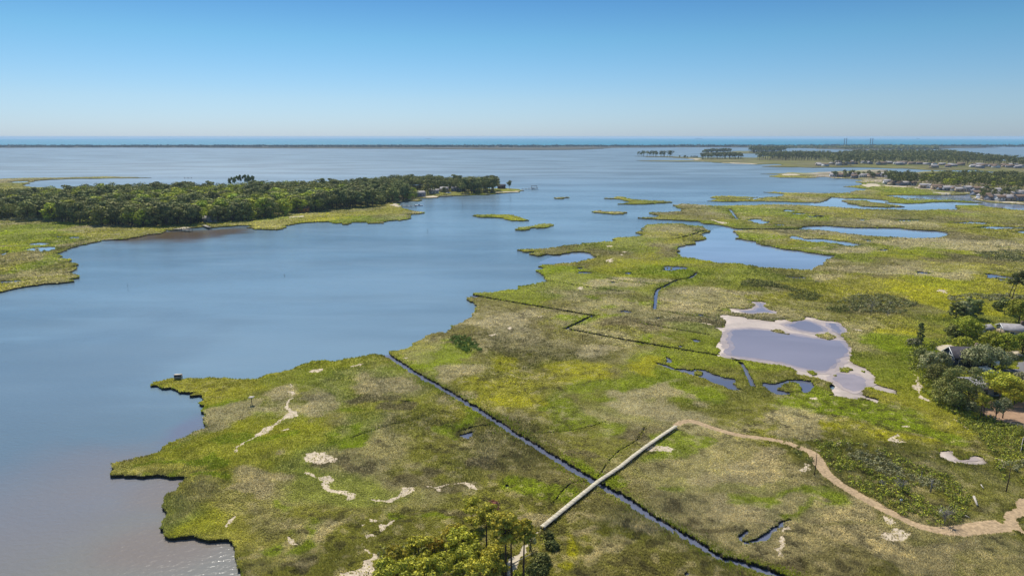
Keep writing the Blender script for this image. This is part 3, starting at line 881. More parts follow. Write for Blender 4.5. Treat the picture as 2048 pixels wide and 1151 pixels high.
disc_part('bay_water', -6000, YB, M_water)
disc_part('ocean_water', YB, RAD - 1, M_ocean)
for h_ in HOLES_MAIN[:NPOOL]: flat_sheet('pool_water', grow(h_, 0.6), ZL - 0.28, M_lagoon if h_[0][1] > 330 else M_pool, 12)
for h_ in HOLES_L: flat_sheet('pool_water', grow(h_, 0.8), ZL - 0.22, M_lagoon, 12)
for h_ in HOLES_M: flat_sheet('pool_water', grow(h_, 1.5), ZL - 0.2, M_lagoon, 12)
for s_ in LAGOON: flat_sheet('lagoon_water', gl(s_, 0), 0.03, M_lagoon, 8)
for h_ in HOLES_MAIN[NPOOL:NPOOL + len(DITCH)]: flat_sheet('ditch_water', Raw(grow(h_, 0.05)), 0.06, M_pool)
PW = ['L 800,365 880,360 1000,365 1150,385 1250,400 1400,430 1530,440 1620,450 1660,500 1655,555 1590,590 1560,640 1480,680 1380,670 1280,650 1150,610 1000,590 870,575 760,555 780,480 760,430 770,390',
      'L 1190,330 1260,302 1340,298 1420,320 1480,350 1495,380 1420,390 1320,375 1220,345', 'L 1500,315 1580,320 1630,370 1600,400 1540,370',
      'L 850,225 950,222 1000,200 980,165 1030,170 1060,222 1120,240 1000,240 900,240', 'K 1310,287 1390,300 1402,320 1330,328',
      'L 1600,690 1700,700 1780,740 1760,800 1690,820 1620,780 1560,740']
for k_, s in enumerate(PW):
    q = gl(s, 0.5); dz = 0.0016 * k_
    flat_sheet('wet_mud', grow(q, 2.0), 0.476 + dz, M_wet)
    flat_sheet('wet_mud', grow(q, 0.3), 0.492 + dz, M_wet2)
    if 'L 1600' not in s: flat_sheet('pool_water', grow(q, -1.0), 0.508 + dz, M_panw)

# ------------------------------------------------------------------ marsh grass (stuff)
def onland(X, Y, outer, holes, grow=None):
    ok = inpoly(X, Y, outer)
    for h in holes: ok &= ~inpoly(X, Y, h)
    return ok


def polar(n, d0, d1, half=0.96):
    """points whose density falls with distance, in a wedge ahead"""
    u = rng.random(n)
    k = 1.0
    d = (d0 ** -k + u * (d1 ** -k - d0 ** -k)) ** (-1 / k)
    t = rng.uniform(-half, half + 0.6, n)
    return d * t, d


def tufts(X, Y, size, hgt, C, z0):
    """crossed leaning blades: three quads per tuft"""
    n = len(X)
    V, Q, CC = [], [], []
    lean = fbm(X, Y, 20, 500, 2) * 7
    z0 = np.zeros(n) + z0
    for b in range(3):
        a = rng.uniform(0, 2 * math.pi, n)
        w = size * rng.uniform(0.35, 0.7, n); h = hgt * rng.uniform(0.6, 1.3, n)
        ox, oy = rng.normal(0, 0.35, n) * size, rng.normal(0, 0.35, n) * size
        dx, dy = np.cos(a) * w, np.sin(a) * w
        lx, ly = np.cos(lean) * h * rng.uniform(0.2, 0.9, n), np.sin(lean) * h * rng.uniform(0.2, 0.9, n)
        x, y = X + ox, Y + oy
        base = len(V) * 0
        P = np.stack([np.c_[x - dx, y - dy, z0 - 0.05], np.c_[x + dx, y + dy, z0 - 0.05],
                      np.c_[x + lx + dx * 0.3, y + ly + dy * 0.3, z0 + h]], axis=1)
        V.append(P.reshape(-1, 3))
        c = C * (rng.uniform(0, 1, n)[:, None] ** 1.3 * 1.1 + 0.7)
        CC.append(np.repeat(c, 3, axis=0))
    V = np.vstack(V); CC = np.vstack(CC)
    F = np.arange(len(V)).reshape(-1, 3)
    return V, F, CC


SOLID = [q for q, k in Zn_main]
X, Y = polar(1150000, 78, 1100)
ok = np.zeros(len(X), bool)
for lo_, hl_, zl_ in ALL_LAND: ok |= onland(X, Y, lo_, hl_)
sparse = rng.random(len(X)) < 0.09
for lo_, hl_, zl_ in ALL_LAND:
    for q, k in zl_:
        m_ = inpoly(X, Y, q)
        ok &= ~m_ | (sparse if k == 2 else False)
X, Y = X[ok], Y[ok]
D = np.hypot(X, Y)
C = marsh_color(X, Y, True)
C *= (0.75 + 0.5 * fbm(X, Y, 1.5, 88, 2))[:, None] * 2.0
sz = D * 0.00165
hh = np.clip(sz * 0.8, 0.22, 0.4) * (0.5 + 1.0 * fbm(X, Y, 18, 77, 3))
ZR = ZL + 0.18 * (fbm(X, Y, 6, 200, 3) - 0.5) * 2
V, Fc, CC = tufts(X, Y, sz, hh, C, ZR)
o = mk('marsh_grass', V, [Fc], [M_grass], col=CC)
tag(o, 'short green and straw coloured grass covering the near marsh', 'grass', kind='stuff')
print('grass', len(X))


# fringe of taller bright grass along banks
def edge_points(loop, step_px=2.2, jitter=0.6, dmax=700):
    out = []
    n = len(loop)
    for i in range(n):
        a, b = loop[i], loop[(i + 1) % n]
        d = math.hypot((a[0] + b[0]) / 2, (a[1] + b[1]) / 2)
        if d > dmax or a[1] < 60 or abs(a[0]) > 0.85 * a[1] + 20: continue
        L = math.hypot(b[0] - a[0], b[1] - a[1]); k = max(1, int(L / (step_px * d / FPX)))
        for j in range(k):
            t = (j + R.random()) / k
            out.append((a[0] + (b[0] - a[0]) * t + R.gauss(0, jitter) * d / 300, a[1] + (b[1] - a[1]) * t + R.gauss(0, jitter) * d / 300))
    return out


pts = []
for lp in [L_main] + H_main + [L_left] + H_left + ISLETS: pts += edge_points(lp)
for _ in range(3): pts += edge_points(H_main[NPOOL], 1.2, 2.6)
P = np.array(pts)
okf = onland(P[:, 0], P[:, 1], L_main, H_main) | onland(P[:, 0], P[:, 1], L_left, H_left)
for lp in ISLETS: okf |= inpoly(P[:, 0], P[:, 1], lp)
P = P[okf]
D = np.hypot(P[:, 0], P[:, 1])
Cf = np.where((fbm(P[:, 0], P[:, 1], 12, 600, 2) > 0.45)[:, None], C_grn * 1.6, C_mid * 1.4)
V, Fc, CC = tufts(P[:, 0], P[:, 1], np.maximum(0.2, D * 0.0018), np.minimum(0.25 + D * 0.0006, 0.7), Cf, np.full(len(P), ZL - 0.08))
o = mk('bank_grass', V, [Fc], [M_grass], col=CC)
tag(o, 'taller green grass fringing the marsh banks and ditches', 'grass', kind='stuff')
print('fringe', len(P))


# ------------------------------------------------------------------ foliage generators
def leaves(centres, radii, n, size, cols, up=0.5, flat=1.0):
    """n leaf-clump quads spread over and through ellipsoid lobes; returns V, Q, C"""
    centres = np.asarray(centres, float); radii = np.asarray(radii, float)
    wts = radii.prod(axis=1) ** 0.66; wts = wts / wts.sum()
    k = rng.choice(len(centres), n, p=wts)
    d = rng.normal(size=(n, 3)); d /= np.linalg.norm(d, axis=1)[:, None]
    d[:, 2] = np.where(rng.random(n) < up, np.abs(d[:, 2]), d[:, 2])
    r = rng.uniform(0.55, 1.05, n)[:, None]
    P = centres[k] + d * r * radii[k]
    nr = d * 1.0 + rng.normal(size=(n, 3)) * 0.38
    nr /= np.linalg.norm(nr, axis=1)[:, None]
    a = np.cross(nr, rng.normal(size=(n, 3))); a /= np.linalg.norm(a, axis=1)[:, None]
    b = np.cross(nr, a)
    s = size * rng.uniform(0.6, 1.35, n)[:, None]; s2 = s * rng.uniform(0.45, 0.9, n)[:, None]
    V = np.stack([P - a * s, P - b * s2, P + a * s, P + b * s2], axis=1).reshape(-1, 3)
    Q = np.arange(4 * n).reshape(-1, 4)
    cols = np.asarray(cols, float)
    ci = 2.25 * cols[rng.integers(0, len(cols), n)] * rng.uniform(0.8, 1.25, n)[:, None]
    return V, Q, np.repeat(ci, 4, axis=0)


PINE = [(0.086, 0.096, 0.028), (0.065, 0.078, 0.024), (0.135, 0.13, 0.042)]
PINEB = [(0.26, 0.235, 0.03), (0.18, 0.175, 0.025), (0.36, 0.31, 0.035)]
BROAD = [(0.098, 0.104, 0.028), (0.07, 0.08, 0.022), (0.15, 0.145, 0.04)]
LIME = [(0.175, 0.195, 0.018), (0.135, 0.16, 0.018), (0.23, 0.235, 0.022)]
GREY = [(0.14, 0.14, 0.065), (0.11, 0.115, 0.045), (0.19, 0.175, 0.095)]
RED = [(0.26, 0.10, 0.07), (0.18, 0.10, 0.07)]
ORANGE = [(0.30, 0.19, 0.02), (0.22, 0.18, 0.02), (0.18, 0.18, 0.02)]


def pine_geo(h, cr_, n, size, cols, base=0.45, lean=0, k=6):
    """returns trunk MB and leaf arrays; loblolly pine: bare trunk, limbs, flat-topped clumps"""
    tb = MB()
    lx, ly = R.uniform(-1, 1) * 0.04 * h + lean, R.uniform(-1, 1) * 0.04 * h
    pts = [(lx * t * t, ly * t * t, h * 0.93 * t) for t in (0, 0.25, 0.5, 0.75, 1)]
    r0 = 0.014 * h + 0.05
    tb.tube(pts, [r0, r0 * 0.85, r0 * 0.65, r0 * 0.42, r0 * 0.15], k)
    cs, rs = [], []
    big = n > 500 and k != 5
    m = 30 if big else 7
    for i in range(m):
        t = base + (0.97 - base) * (i + R.random()) / m
        a = R.uniform(0, 6.28)
        w = cr_ * (0.35 + 0.75 * math.sin(math.pi * min(1, (t - base) / (1 - base) * 0.75 + 0.22)))
        w *= R.uniform(0.5, 1.25) if big else 1
        e = (lx * t * t + math.cos(a) * w * 0.7, ly * t * t + math.sin(a) * w * 0.7, h * t + 0.05 * h)
        s = (lx * t * t, ly * t * t, h * (t - 0.05))
        tb.tube([s, ((s[0] + e[0]) / 2, (s[1] + e[1]) / 2, (s[2] + e[2]) / 2 - 0.01 * h), e], [r0 * 0.3, r0 * 0.22, r0 * 0.08], 4)
        cs.append(e); rr = cr_ * (R.uniform(0.2, 0.3) if big else R.uniform(0.36, 0.52))
        rs.append((rr, rr, rr * 0.62))
    cs.append((lx, ly, h * 0.93)); rs.append((cr_ * 0.45, cr_ * 0.45, h * 0.07))
    if not big and base < 0.5:
        cs += [(lx * .5, ly * .5, h * 0.72), (lx * .3, ly * .3, h * 0.5)]; rs += [(cr_ * 0.72, cr_ * 0.72, h * 0.2), (cr_ * 0.6, cr_ * 0.6, h * 0.2)]
    return tb, leaves(cs, rs, n, size, cols)


def broad_geo(h, cr_, n, size, cols, base=0.2, k=6):
    tb = MB()
    r0 = 0.016 * h + 0.06
    tb.tube([(0, 0, 0), (R.uniform(-.1, .1), R.uniform(-.1, .1), h * 0.35), (R.uniform(-.3, .3), R.uniform(-.3, .3), h * 0.75)], [r0, r0 * 0.7, r0 * 0.25], k)
    cs, rs = [], []
    m = 30 if n > 500 and k != 5 else 12
    for i in range(m):
        a = 2.4 * i + R.uniform(-.4, .4); t = (i + 0.5) / m
        zc = h * (base + (0.88 - base) * t)
        w = cr_ * (R.uniform(0.55, 0.85)) * math.sin(math.pi * min(1, 0.25 + 0.7 * t)) ** 0.7
        e = (math.cos(a) * w, math.sin(a) * w, zc)
        tb.tube([(0, 0, min(0.68 * h, max(0.1, zc - 0.25 * h))), (e[0] * 0.5, e[1] * 0.5, zc - 0.1 * h), e], [r0 * 0.35, r0 * 0.25, r0 * 0.1], 4)
        rr = cr_ * (R.uniform(0.24, 0.34) if n > 500 and k != 5 else R.uniform(0.32, 0.46))
        cs.append(e); rs.append((rr, rr, rr * R.uniform(0.7, 0.95)))
    cs.append((0, 0, h * 0.82)); rs.append((cr_ * 0.55, cr_ * 0.55, h * 0.16))
    return tb, leaves(cs, rs, n, size, cols)


def tree_parts(name, x, y, h, cr_, n, size, cols, geo, label, cat='tree', group=None, **kw):
    """thing > trunk, crown"""
    e = empty(name, (x, y, ZL - 0.1))
    tb, (V, Q, C) = geo(h, cr_, n, size, cols, **kw)
    tb.build('trunk', [M_bark], e)
    mk('crown', V, [Q], [M_leaf], col=C, parent=e)
    tag(e, label, cat, group)
    return e


# far-tree variants: one mesh each (trunk + crown), unit height 1 scaled later
def far_mesh(kind, cols, i):
    h = 10.0
    if kind in ('pine', 'umbrella'): tb, (V, Q, C) = pine_geo(h, R.uniform(2.6, 3.3), 820, 0.40, cols, base=R.uniform(0.60, 0.68) if kind == 'umbrella' else R.uniform(0.2, 0.36), k=5)
    else: tb, (V, Q, C) = broad_geo(h, R.uniform(3.5, 4.5), 820, 0.45, cols, base=0.12, k=5)
    m = MB(); m.v, m.f3, m.f4, m.m3, m.m4, m.c, m.n = tb.v, tb.f3, tb.f4, tb.m3, tb.m4, tb.c, tb.n
    m.add(V, f4=Q, m=1); m.c[-1] = C
    o = m.build(kind + '_tree', [M_bark, M_leaf])
    return o


PROTO = {}
for kind, cols in (('pine', PINE), ('umbrella', PINE), ('broad', BROAD), ('lime', LIME), ('grey', GREY)):
    PROTO[kind] = [far_mesh(kind if kind in ('pine', 'umbrella') else 'broadleaf', cols, i) for i in range(6)]
TREES = []   # (x, y, h, kind, label, group, force)


def scatter(poly_px, spacing, hrange, kindf, label, group, zb=ZL, jit=0.5, gap=0.0):
    poly = gl(poly_px, zb) if isinstance(poly_px, str) else poly_px
    P = np.array(poly)
    x0, x1, y0, y1 = P[:, 0].min(), P[:, 0].max(), P[:, 1].min(), P[:, 1].max()
    xs, ys = np.meshgrid(np.arange(x0, x1, spacing), np.arange(y0, y1, spacing))
    xs = xs.ravel() + rng.uniform(-jit, jit, xs.size) * spacing; ys = ys.ravel() + rng.uniform(-jit, jit, ys.size) * spacing
    m = inpoly(xs, ys, poly) & (np.abs(xs) < 0.84 * ys + 30)
    if gap: m &= fbm(xs, ys, spacing * 5, 900, 2) > gap
    for x, y in zip(xs[m], ys[m]):
        TREES.append((x, y, R.uniform(*hrange), kindf(x, y), label, group, False))


LIMES = [(165, 412, 22, 16), (400, 393, 70, 16), (440, 412, 60, 12), (640, 395, 26, 8), (550, 398, 30, 8), (30, 425, 30, 6), (300, 405, 20, 8), (560, 408, 50, 8), (120, 385, 14, 4), (250, 395, 16, 5)]
LW = [(G(x, y, 8), abs(G(x + rx, y, 8)[0] - G(x, y, 8)[0]), (G(x, y - ry, 8)[1] - G(x, y + ry, 8)[1]) / 2) for x, y, rx, ry in LIMES]


def fkind(x, y):
    for (c, rx, ry) in LW:
        if ((x - c[0]) / rx) ** 2 + ((y - c[1]) / ry) ** 2 < 1: return 'lime' if R.random() < 0.55 else 'broad'
    n = float(fbm(np.array([x]), np.array([y]), 60, 950, 2)[0])
    if PJ(x, y)[0] > 740: return 'pine' if R.random() < 0.85 else 'broad'
    if n > 0.5: return 'pine' if R.random() < 0.8 else 'broad'
    r = R.random()
    return 'broad' if r < 0.62 else ('pine' if r < 0.9 else 'lime')


FOREST1 = 'P -300,436 0,438 100,443 175,450 275,453 348,451 420,447 466,443 553,436 583,425 647,424 669,419 700,416 763,412 787,404 820,400 826,392 800,381 870,377 905,375 880,371.5 800,370.5 720,380.5 650,384.5 560,387.5 450,392.5 380,390.5 300,390 200,393 110,401 0,407 -300,407'
scatter(FOREST1, 6.0, (8.5, 15.5), fkind, '', 'trees of the wood on the left peninsula')
scatter('P 924,388 996,386 998,379 960,376 905,376 912,382', 6.2, (12, 16), lambda x, y: 'pine' if R.random() < 0.8 else 'broad', '', 'trees at the tip of the left peninsula')
scatter('P 815,379 930,384 930,374 880,370 800,369', 6.0, (9.5, 13.5), lambda x, y: 'pine' if R.random() < 0.8 else 'broad', '', 'trees of the wood on the left peninsula')
tn = 'trees of the bayside town on the right'
scatter('Y 930,250 960,200 1400,190 2048,200 2500,205 2500,310 2048,310 1780,310 1600,290 1400,295 1100,275', 9.5, (11, 16.5), lambda x, y: R.choice(['broad', 'broad', 'broad', 'pine', 'pine', 'broad', 'broad', 'lime']), '', tn, gap=0.3)
scatter('Y 560,170 900,170 900,250 620,235', 10, (9, 14), lambda x, y: R.choice(['pine', 'pine', 'broad']), '', tn)
scatter('Y 0,140 560,140 560,175 0,165', 17, (6, 11), lambda x, y: R.choice(['pine', 'broad', 'grey']), '', tn)
scatter('Y 1560,320 2300,320 2300,385 1600,390', 15, (6, 10), lambda x, y: R.choice(['pine', 'grey', 'broad']), '', tn)
fr = 'trees of the far wooded shore on the right'
scatter('X 0,260 300,235 1200,235 1500,265 1700,300 2048,335 2400,345 2400,385 2048,375 1600,340 1000,340 700,332 300,340 250,352 0,352', 17, (14, 21), lambda x, y: R.choice(['pine', 'pine', 'broad', 'pine']), '', fr, gap=0.12)
scatter('F 145,208 520,210 510,215 300,213', 12, (13, 20), lambda x, y: 'pine', '', fr)
scatter('F 520,215 780,222 780,230 600,224', 24, (4, 8), lambda x, y: 'pine', '', fr)
scatter('F 780,230 1200,225 1200,234 800,238', 11, (13, 20), lambda x, y: 'pine', '', fr)
scatter('F 800,187 1080,180 1080,172 820,178', 13, (13, 19), lambda x, y: 'pine', '', fr)
scatter('F 1250,177 1480,179 1620,166 1600,162 1300,160', 14, (17, 25), lambda x, y: 'pine', '', fr)
scatter('F 1330,245 1700,250 2046,252 2046,215 1700,212 1400,220', 15, (15, 22), lambda x, y: 'pine', '', fr, gap=0.25)
# lone pines standing above the wood
for i, (px, yt) in enumerate([(462, 358), (467, 356), (474, 353.5), (482, 351), (491, 351), (497, 352), (501, 353), (507, 353)]):
    x, y = G(px, 384, ZL)
    TREES.append((x, y, height_for(x, y, yt) - ZL, 'umbrella', 'tall flat topped pine of the open row standing above the left wood', 'tall pines above the wood', True))
x, y = G(1019, 376, ZL)
TREES.append((x, y, height_for(x, y, 361.5) - ZL, 'pine', 'lone ragged pine on the grassy spit left of the pier', None, True))
for px, py, yt, k in ((856, 388, 357, 'broad'), (888, 389, 374, 'pine'), (826, 396, 374, 'lime'), (815, 398, 375, 'lime')):
    x, y = G(px, py, ZL)
    TREES.append((x, y, height_for(x, y, yt) - ZL, k, {'broad': 'big round dark tree in front of the grey house on the peninsula', 'pine': 'small dark evergreen by the water among the peninsula houses',
                 'lime': 'bright lime green tree beside the grey peninsula house'}[k], 'tree beside peninsula house' if k == 'lime' else None, True))

KN = {'pine': ('pine_tree', 'dark pine'), 'umbrella': ('pine_tree', 'dark pine'), 'broad': ('broadleaf_tree', 'dark round tree'), 'lime': ('broadleaf_tree', 'lime green tree'), 'grey': ('broadleaf_tree', 'grey green tree')}


def zone_words(x, y, group):
    px, py = PJ(x, y)
    if group.startswith('trees of the bayside'):
        return 'in bayside town, ' + ('among its waterfront houses' if px < 1830 else 'in its dense grove')
    if group.startswith('trees of the far'): return 'on the far wooded shore at right'
    if group.startswith('trees at the tip'): return 'in the clump at the tip of the left peninsula'
    edge = np.interp(px, [0, 275, 350, 466, 553, 583, 669, 763, 826, 1000], [438, 454, 451, 443, 436, 425, 419, 412, 396, 388])
    back = np.interp(px, [0, 110, 300, 450, 560, 720, 800, 1000], [407, 401, 390, 392, 387, 380, 370, 376])
    f = (edge - py) / max(1, edge - back)
    row = 'front row, ' if f < 0.14 else 'second row, ' if f < 0.3 else 'mid canopy, ' if f < 0.75 else 'back row, '
    fine = ('' if px >= 790 else 'leftmost, ' if px < 45 else '')
    where = ('at left photo edge' if px < 90 else 'behind green marsh' if px < 250 else 'left of stone jetty' if px < 330
             else 'behind stone jetty' if px < 400 else 'right of stone jetty' if px < 560 else 'by the orange building' if px < 660
             else 'above long marsh edge' if px < 790 else 'behind peninsula houses')
    return 'in left wood, ' + row + where


used = {}
TREES.sort(key=lambda t: (not t[6], -t[2] / math.hypot(t[0], t[1])))
cnt = {'pine_tree': 0, 'broadleaf_tree': 0}
LIMIT = {'pine_tree': 255, 'broadleaf_tree': 255}
rest = []
for t in TREES:
    x, y, h, kind, label, group, force = t
    nm, word = KN[kind]
    if not force and cnt[nm] >= LIMIT[nm]:
        rest.append(t); continue
    cnt[nm] += 1
    pl = PROTO[kind]
    src = pl[R.randrange(len(pl))]
    o = src.copy(); S.collection.objects.link(o)
    o.name = nm
    o.location = (x, y, ZL - 0.15)
    s = h / 10.0
    w = s * (R.uniform(1.05, 1.4) if kind != 'pine' else R.uniform(1.15, 1.5))
    if kind == 'umbrella': w = s * 0.5
    o.scale = (w, w, s); o.rotation_euler = (0, 0, R.uniform(0, 6.28))
    if not label:
        label = ('tall ' if h > 12.6 else 'lower ' if h < 10.6 else '') + word + ' ' + zone_words(x, y, group)
        group = 'alike: ' + label
    tag(o, label, 'pine tree' if nm == 'pine_tree' else 'tree', group)
for pl in PROTO.values():
    for o in pl: bpy.data.objects.remove(o)
print('trees', cnt, 'rest', len(rest))
# the rest as masses
PAL = dict(umbrella=PINE, pine=PINE, broad=BROAD, lime=LIME, grey=GREY)


def mass(name, specs, label):
    name_w = label
    Vs, Qs, Cs, n0 = [], [], [], 0
    for (x, y, h, kind, *_r) in specs:
        d = math.hypot(x, y)
        n = int(max(30, min(330, 330 * (560 / d) ** 1.6)))
        r = h * (0.36 if kind == 'pine' else 0.42) * R.uniform(0.85, 1.2)
        lob = 3 if n > 60 else 2
        cs = [(x + R.uniform(-.45, .45) * r, y + R.uniform(-.45, .45) * r, ZL + h * R.uniform(0.5, 0.8)) for _ in range(lob)] + [(x, y, ZL + h * 0.78)]
        rs = [(r * .7, r * .7, h * 0.2)] * (lob + 1)
        V, Q, C = leaves(cs, rs, n, 0.55 * max(1, d / 700), np.array(PAL[kind]) * R.uniform(0.75, 1.3) * (1.0 if 'left' in name_w else 0.72))
        Vs.append(V); Qs.append(Q + n0); Cs.append(C); n0 += len(V)
        tw = 0.12 * max(1, d / 700)
        T = np.array([(x - tw, y, ZL - .2), (x + tw, y, ZL - .2), (x + tw * .6, y, ZL + h * .7), (x - tw * .6, y, ZL + h * .7)])
        Vs.append(T); Qs.append(np.array([[0, 1, 2, 3]]) + n0); Cs.append(np.tile((0.05, 0.04, 0.03), (4, 1))); n0 += 4
    o = mk(name, np.vstack(Vs), [np.vstack(Qs)], [M_leafs], col=np.vstack(Cs))
    tag(o, label, 'woodland', kind='stuff')


mass('woodland', [t for t in rest if 'left' in t[5]], 'unbroken canopy of the back of the left wood')
mass('woodland', [t for t in rest if 'town' in t[5]], 'far trees of the bayside town')
mass('woodland', [t for t in rest if 'far' in t[5]], 'distant bluish woodland on the far right shore')

# low scrub and woods of the barrier island and the land before it
Vs, Qs, Cs, n0 = [], [], [], 0


def scrub(px, py, h, r, n, cols):
    global n0
    x, y = G(px, py, ZL)
    V, Q, C = leaves([(x, y, ZL + h * .5)], [(r, r, h * 0.6)], n, r * 0.45, np.array(cols))
    Vs.append(V); Qs.append(Q + n0); Cs.append(C); n0 += len(V)


DK = [(0.035, 0.045, 0.03), (0.03, 0.038, 0.028)]
for i in range(2600):
    px = R.uniform(-200, 2250)
    yb = 294.3 if px < 1100 else 293.6
    scrub(px, R.uniform(292, yb), R.uniform(3, 6.5) * (1.3 if px > 1300 or R.random() < .1 else 1), R.uniform(9, 20), 9, DK)
for i in range(1300):
    px = R.uniform(1690, 1875)
    scrub(px, R.uniform(294.5, 298.2), R.uniform(8, 14), R.uniform(6, 11), 14, PINE)
for i in range(260):
    scrub(R.uniform(1500, 1700), R.uniform(293, 296.5), R.uniform(5, 9), R.uniform(6, 12), 12, PINE)
o = mk('dune_scrub', np.vstack(Vs), [np.vstack(Qs)], [M_leafs], col=np.vstack(Cs))
tag(o, 'dark low scrub lining the barrier island', 'scrub', kind='stuff')

# ------------------------------------------------------------------ thickets (stuff)
TH = [('K 330,225 560,225 760,245 930,330 1150,420 1300,470 1400,600 1380,740 1250,815 1050,775 850,700 700,605 480,465 380,330', 1.0, BROAD + LIME),
      ('K 1300,60 1500,110 1780,135 2000,160 2000,560 1780,590 1700,570 1640,500 1560,330 1480,200 1350,120', 1.1, LIME + BROAD),
      ('J 100,320 300,330 520,250 900,180 1237,150 1237,420 1100,410 760,330 560,300 400,340 300,430 260,600 160,600', 1.0, LIME + BROAD),
      ('J 215,600 330,640 460,780 760,900 800,1000 1237,1110 1237,1200 760,1151 640,1080 480,960 330,860 250,760', 1.1, BROAD + LIME),
      ('I 340,560 520,510 700,490 880,520 1100,590 1060,640 820,680 560,660 380,610', 1.2, BROAD + GREY), ('I 220,620 400,610 460,650 300,665', 0.8, BROAD),
      ('T 980,950 1080,920 1300,950 1480,970 1500,1010 1350,1015 1150,1000 1000,985', 1.0, BROAD), ('T 1420,1030 1500,1010 1700,1040 1780,1100 1650,1130 1500,1110', 1.0, BROAD),
      ('R 985,600 1050,560 1150,570 1260,640 1310,700 1290,730 1180,725 1090,700 1020,640', 1.3, [(0.07, 0.11, 0.02), (0.05, 0.085, 0.015)]),
      ('b 1850,500 1900,620 1880,760 1900,850 1750,1029 1600,1100 1660,950 1760,800 1800,650', 1.2, LIME + BROAD),
      ('I 1600,100 2046,90 2046,200 1800,185 1650,160', 0.5, GREY + BROAD), ('I 1350,520 1600,490 2046,500 2046,545 1800,555 1500,540 1380,560', 0.7, GREY),
      ('H 50,215 180,185 400,190 740,200 740,225 400,215', 2.0, GREY), ('K 150,280 330,290 340,400 260,360 180,320', 0.7, BROAD),
      ('P 760,1100 830,1090 1000,1100 1010,1160 1000,1230 740,1230', 1.2, LIME + BROAD + GREY)]
Vs, Qs, Cs, n0 = [], [], [], 0
for s, hgt, cols in TH:
    poly = gl(s)
    P = np.array(poly)
    cx, cy = P.mean(axis=0); d = math.hypot(cx, cy)
    sp = max(0.9, d * 0.0055)
    xs, ys = np.meshgrid(np.arange(P[:, 0].min(), P[:, 0].max(), sp), np.arange(P[:, 1].min(), P[:, 1].max(), sp))
    xs = xs.ravel() + rng.uniform(-.6, .6, xs.size) * sp; ys = ys.ravel() + rng.uniform(-.6, .6, ys.size) * sp
    m = inpoly(xs, ys, poly)
    for q in SOLID[-3:] + Z_ROAD + Z_BEACH + Z_DIRT + H_main: m &= ~inpoly(xs, ys, q)
    m &= fbm(xs, ys, 5 * sp, 1000, 2) > 0.36
    for x, y in zip(xs[m], ys[m]):
        h = hgt * R.uniform(0.35, 1.3); r = sp * R.uniform(0.5, 1.0)
        g = float(fbm(np.array([x]), np.array([y]), 14, 1100, 2)[0])
        base = np.array(cols if g > 0.27 else GREY) * R.uniform(0.7, 1.25)
        V, Q, C = leaves([(x, y, ZL + h * 0.35)], [(r, r, h * 0.6)], 44, sp * 0.14, base * 0.95)
        Vs.append(V); Qs.append(Q + n0); Cs.append(C); n0 += len(V)
o = mk('thicket', np.vstack(Vs), [np.vstack(Qs)], [M_leafs], col=np.vstack(Cs))
tag(o, 'low bushy green undergrowth beside the trail and houses', 'undergrowth', kind='stuff')
print('thicket', n0 // 4)


# ------------------------------------------------------------------ near trees, each with trunk and crown
def near(px, py, yt, rm, kind, label, group=None, n=1500, cat='tree', base=None, lean=0, size=None, nm=None):
    x, y = G(px, py, ZL)
    h = height_for(x, y, yt) - ZL
    d = math.hypot(x, y)
    size = size or max(0.15, d * 0.0010)
    n = int(n * 1.7)
    if d > 150: rm *= 1.1
    cols = dict(pine=PINE, pineb=PINEB, broad=BROAD, lime=LIME, grey=GREY, red=RED, orange=ORANGE)[kind]
    cols = np.array(cols) * (1.0 if d > 150 and kind != 'lime' else 0.8 if kind == 'lime' else 0.74)
    if kind in ('pine', 'pineb'):
        return tree_parts(nm or 'pine_tree', x, y, h, rm, n, size, cols, pine_geo, label, cat, group, base=0.45 if base is None else base, lean=lean)
    return tree_parts(nm or 'broadleaf_tree', x, y, h, rm, n, size, cols, broad_geo, label, cat, group, base=0.25 if base is None else base)


# foreground clump
near(943, 1049, 997, 1.7, 'pineb', 'small yellow green pine standing apart at the back of the foreground clump', n=1500, base=0.55)
near(987, 1031, 999, 1.2, 'red', 'slender tree with sparse red foliage behind the foreground pines', n=170, base=0.5)
near(973, 1099, 1018, 3.0, 'pineb', 'broad pine with thick dark trunk in the middle of the foreground clump', n=3200, base=0.55)
near(1012, 1172, 1029, 2.2, 'pineb', 'tall forked pine whose bare trunk stands left of the sandy path', n=3200, base=0.66)
near(1023, 1165, 1045, 1.8, 'pineb', 'thin pine leaning beside the tall forked pine', n=900, base=0.7)
near(1047, 1162, 1044, 1.5, 'pineb', 'tall pine with a straight bare trunk at the right edge of the sandy path', n=2200, base=0.7)
near(923, 1118, 1065, 2.7, 'pineb', 'pine with dense crown left of the thick trunked middle pine', n=2600, base=0.45)
near(837, 1130, 1078, 2.4, 'pineb', 'round pine at the left of the foreground clump beside orange foliage', n=2300, base=0.35)
near(870, 1104, 1075, 1.7, 'orange', 'small tree with orange and yellow new leaves in foreground clump', n=800)
near(905, 1100, 1054, 1.9, 'pineb', 'light green pine sapling leaning out left of the foreground clump', n=900, base=0.6)
near(790, 1165, 1098, 2.4, 'pineb', 'leftmost pine of the foreground clump', n=2300, base=0.3)
near(835, 1185, 1122, 2.9, 'pineb', 'wide bright pine at the bottom edge, left of centre of the clump', n=2800, base=0.35)
near(882, 1180, 1110, 2.8, 'pineb', 'bright topped pine at the bottom edge below the orange leafed tree', n=2800, base=0.4)
near(940, 1172, 1097, 2.7, 'pineb', 'dense green pine at the bottom edge below the middle pine', n=2800, base=0.4)
near(985, 1172, 1098, 2.4, 'pineb', 'green pine at the bottom edge beside the sandy path', n=2300, base=0.4)
near(780, 1215, 1130, 3.0, 'pineb', 'pine cut by the bottom edge at the left corner of the clump', n=2800, base=0.35)
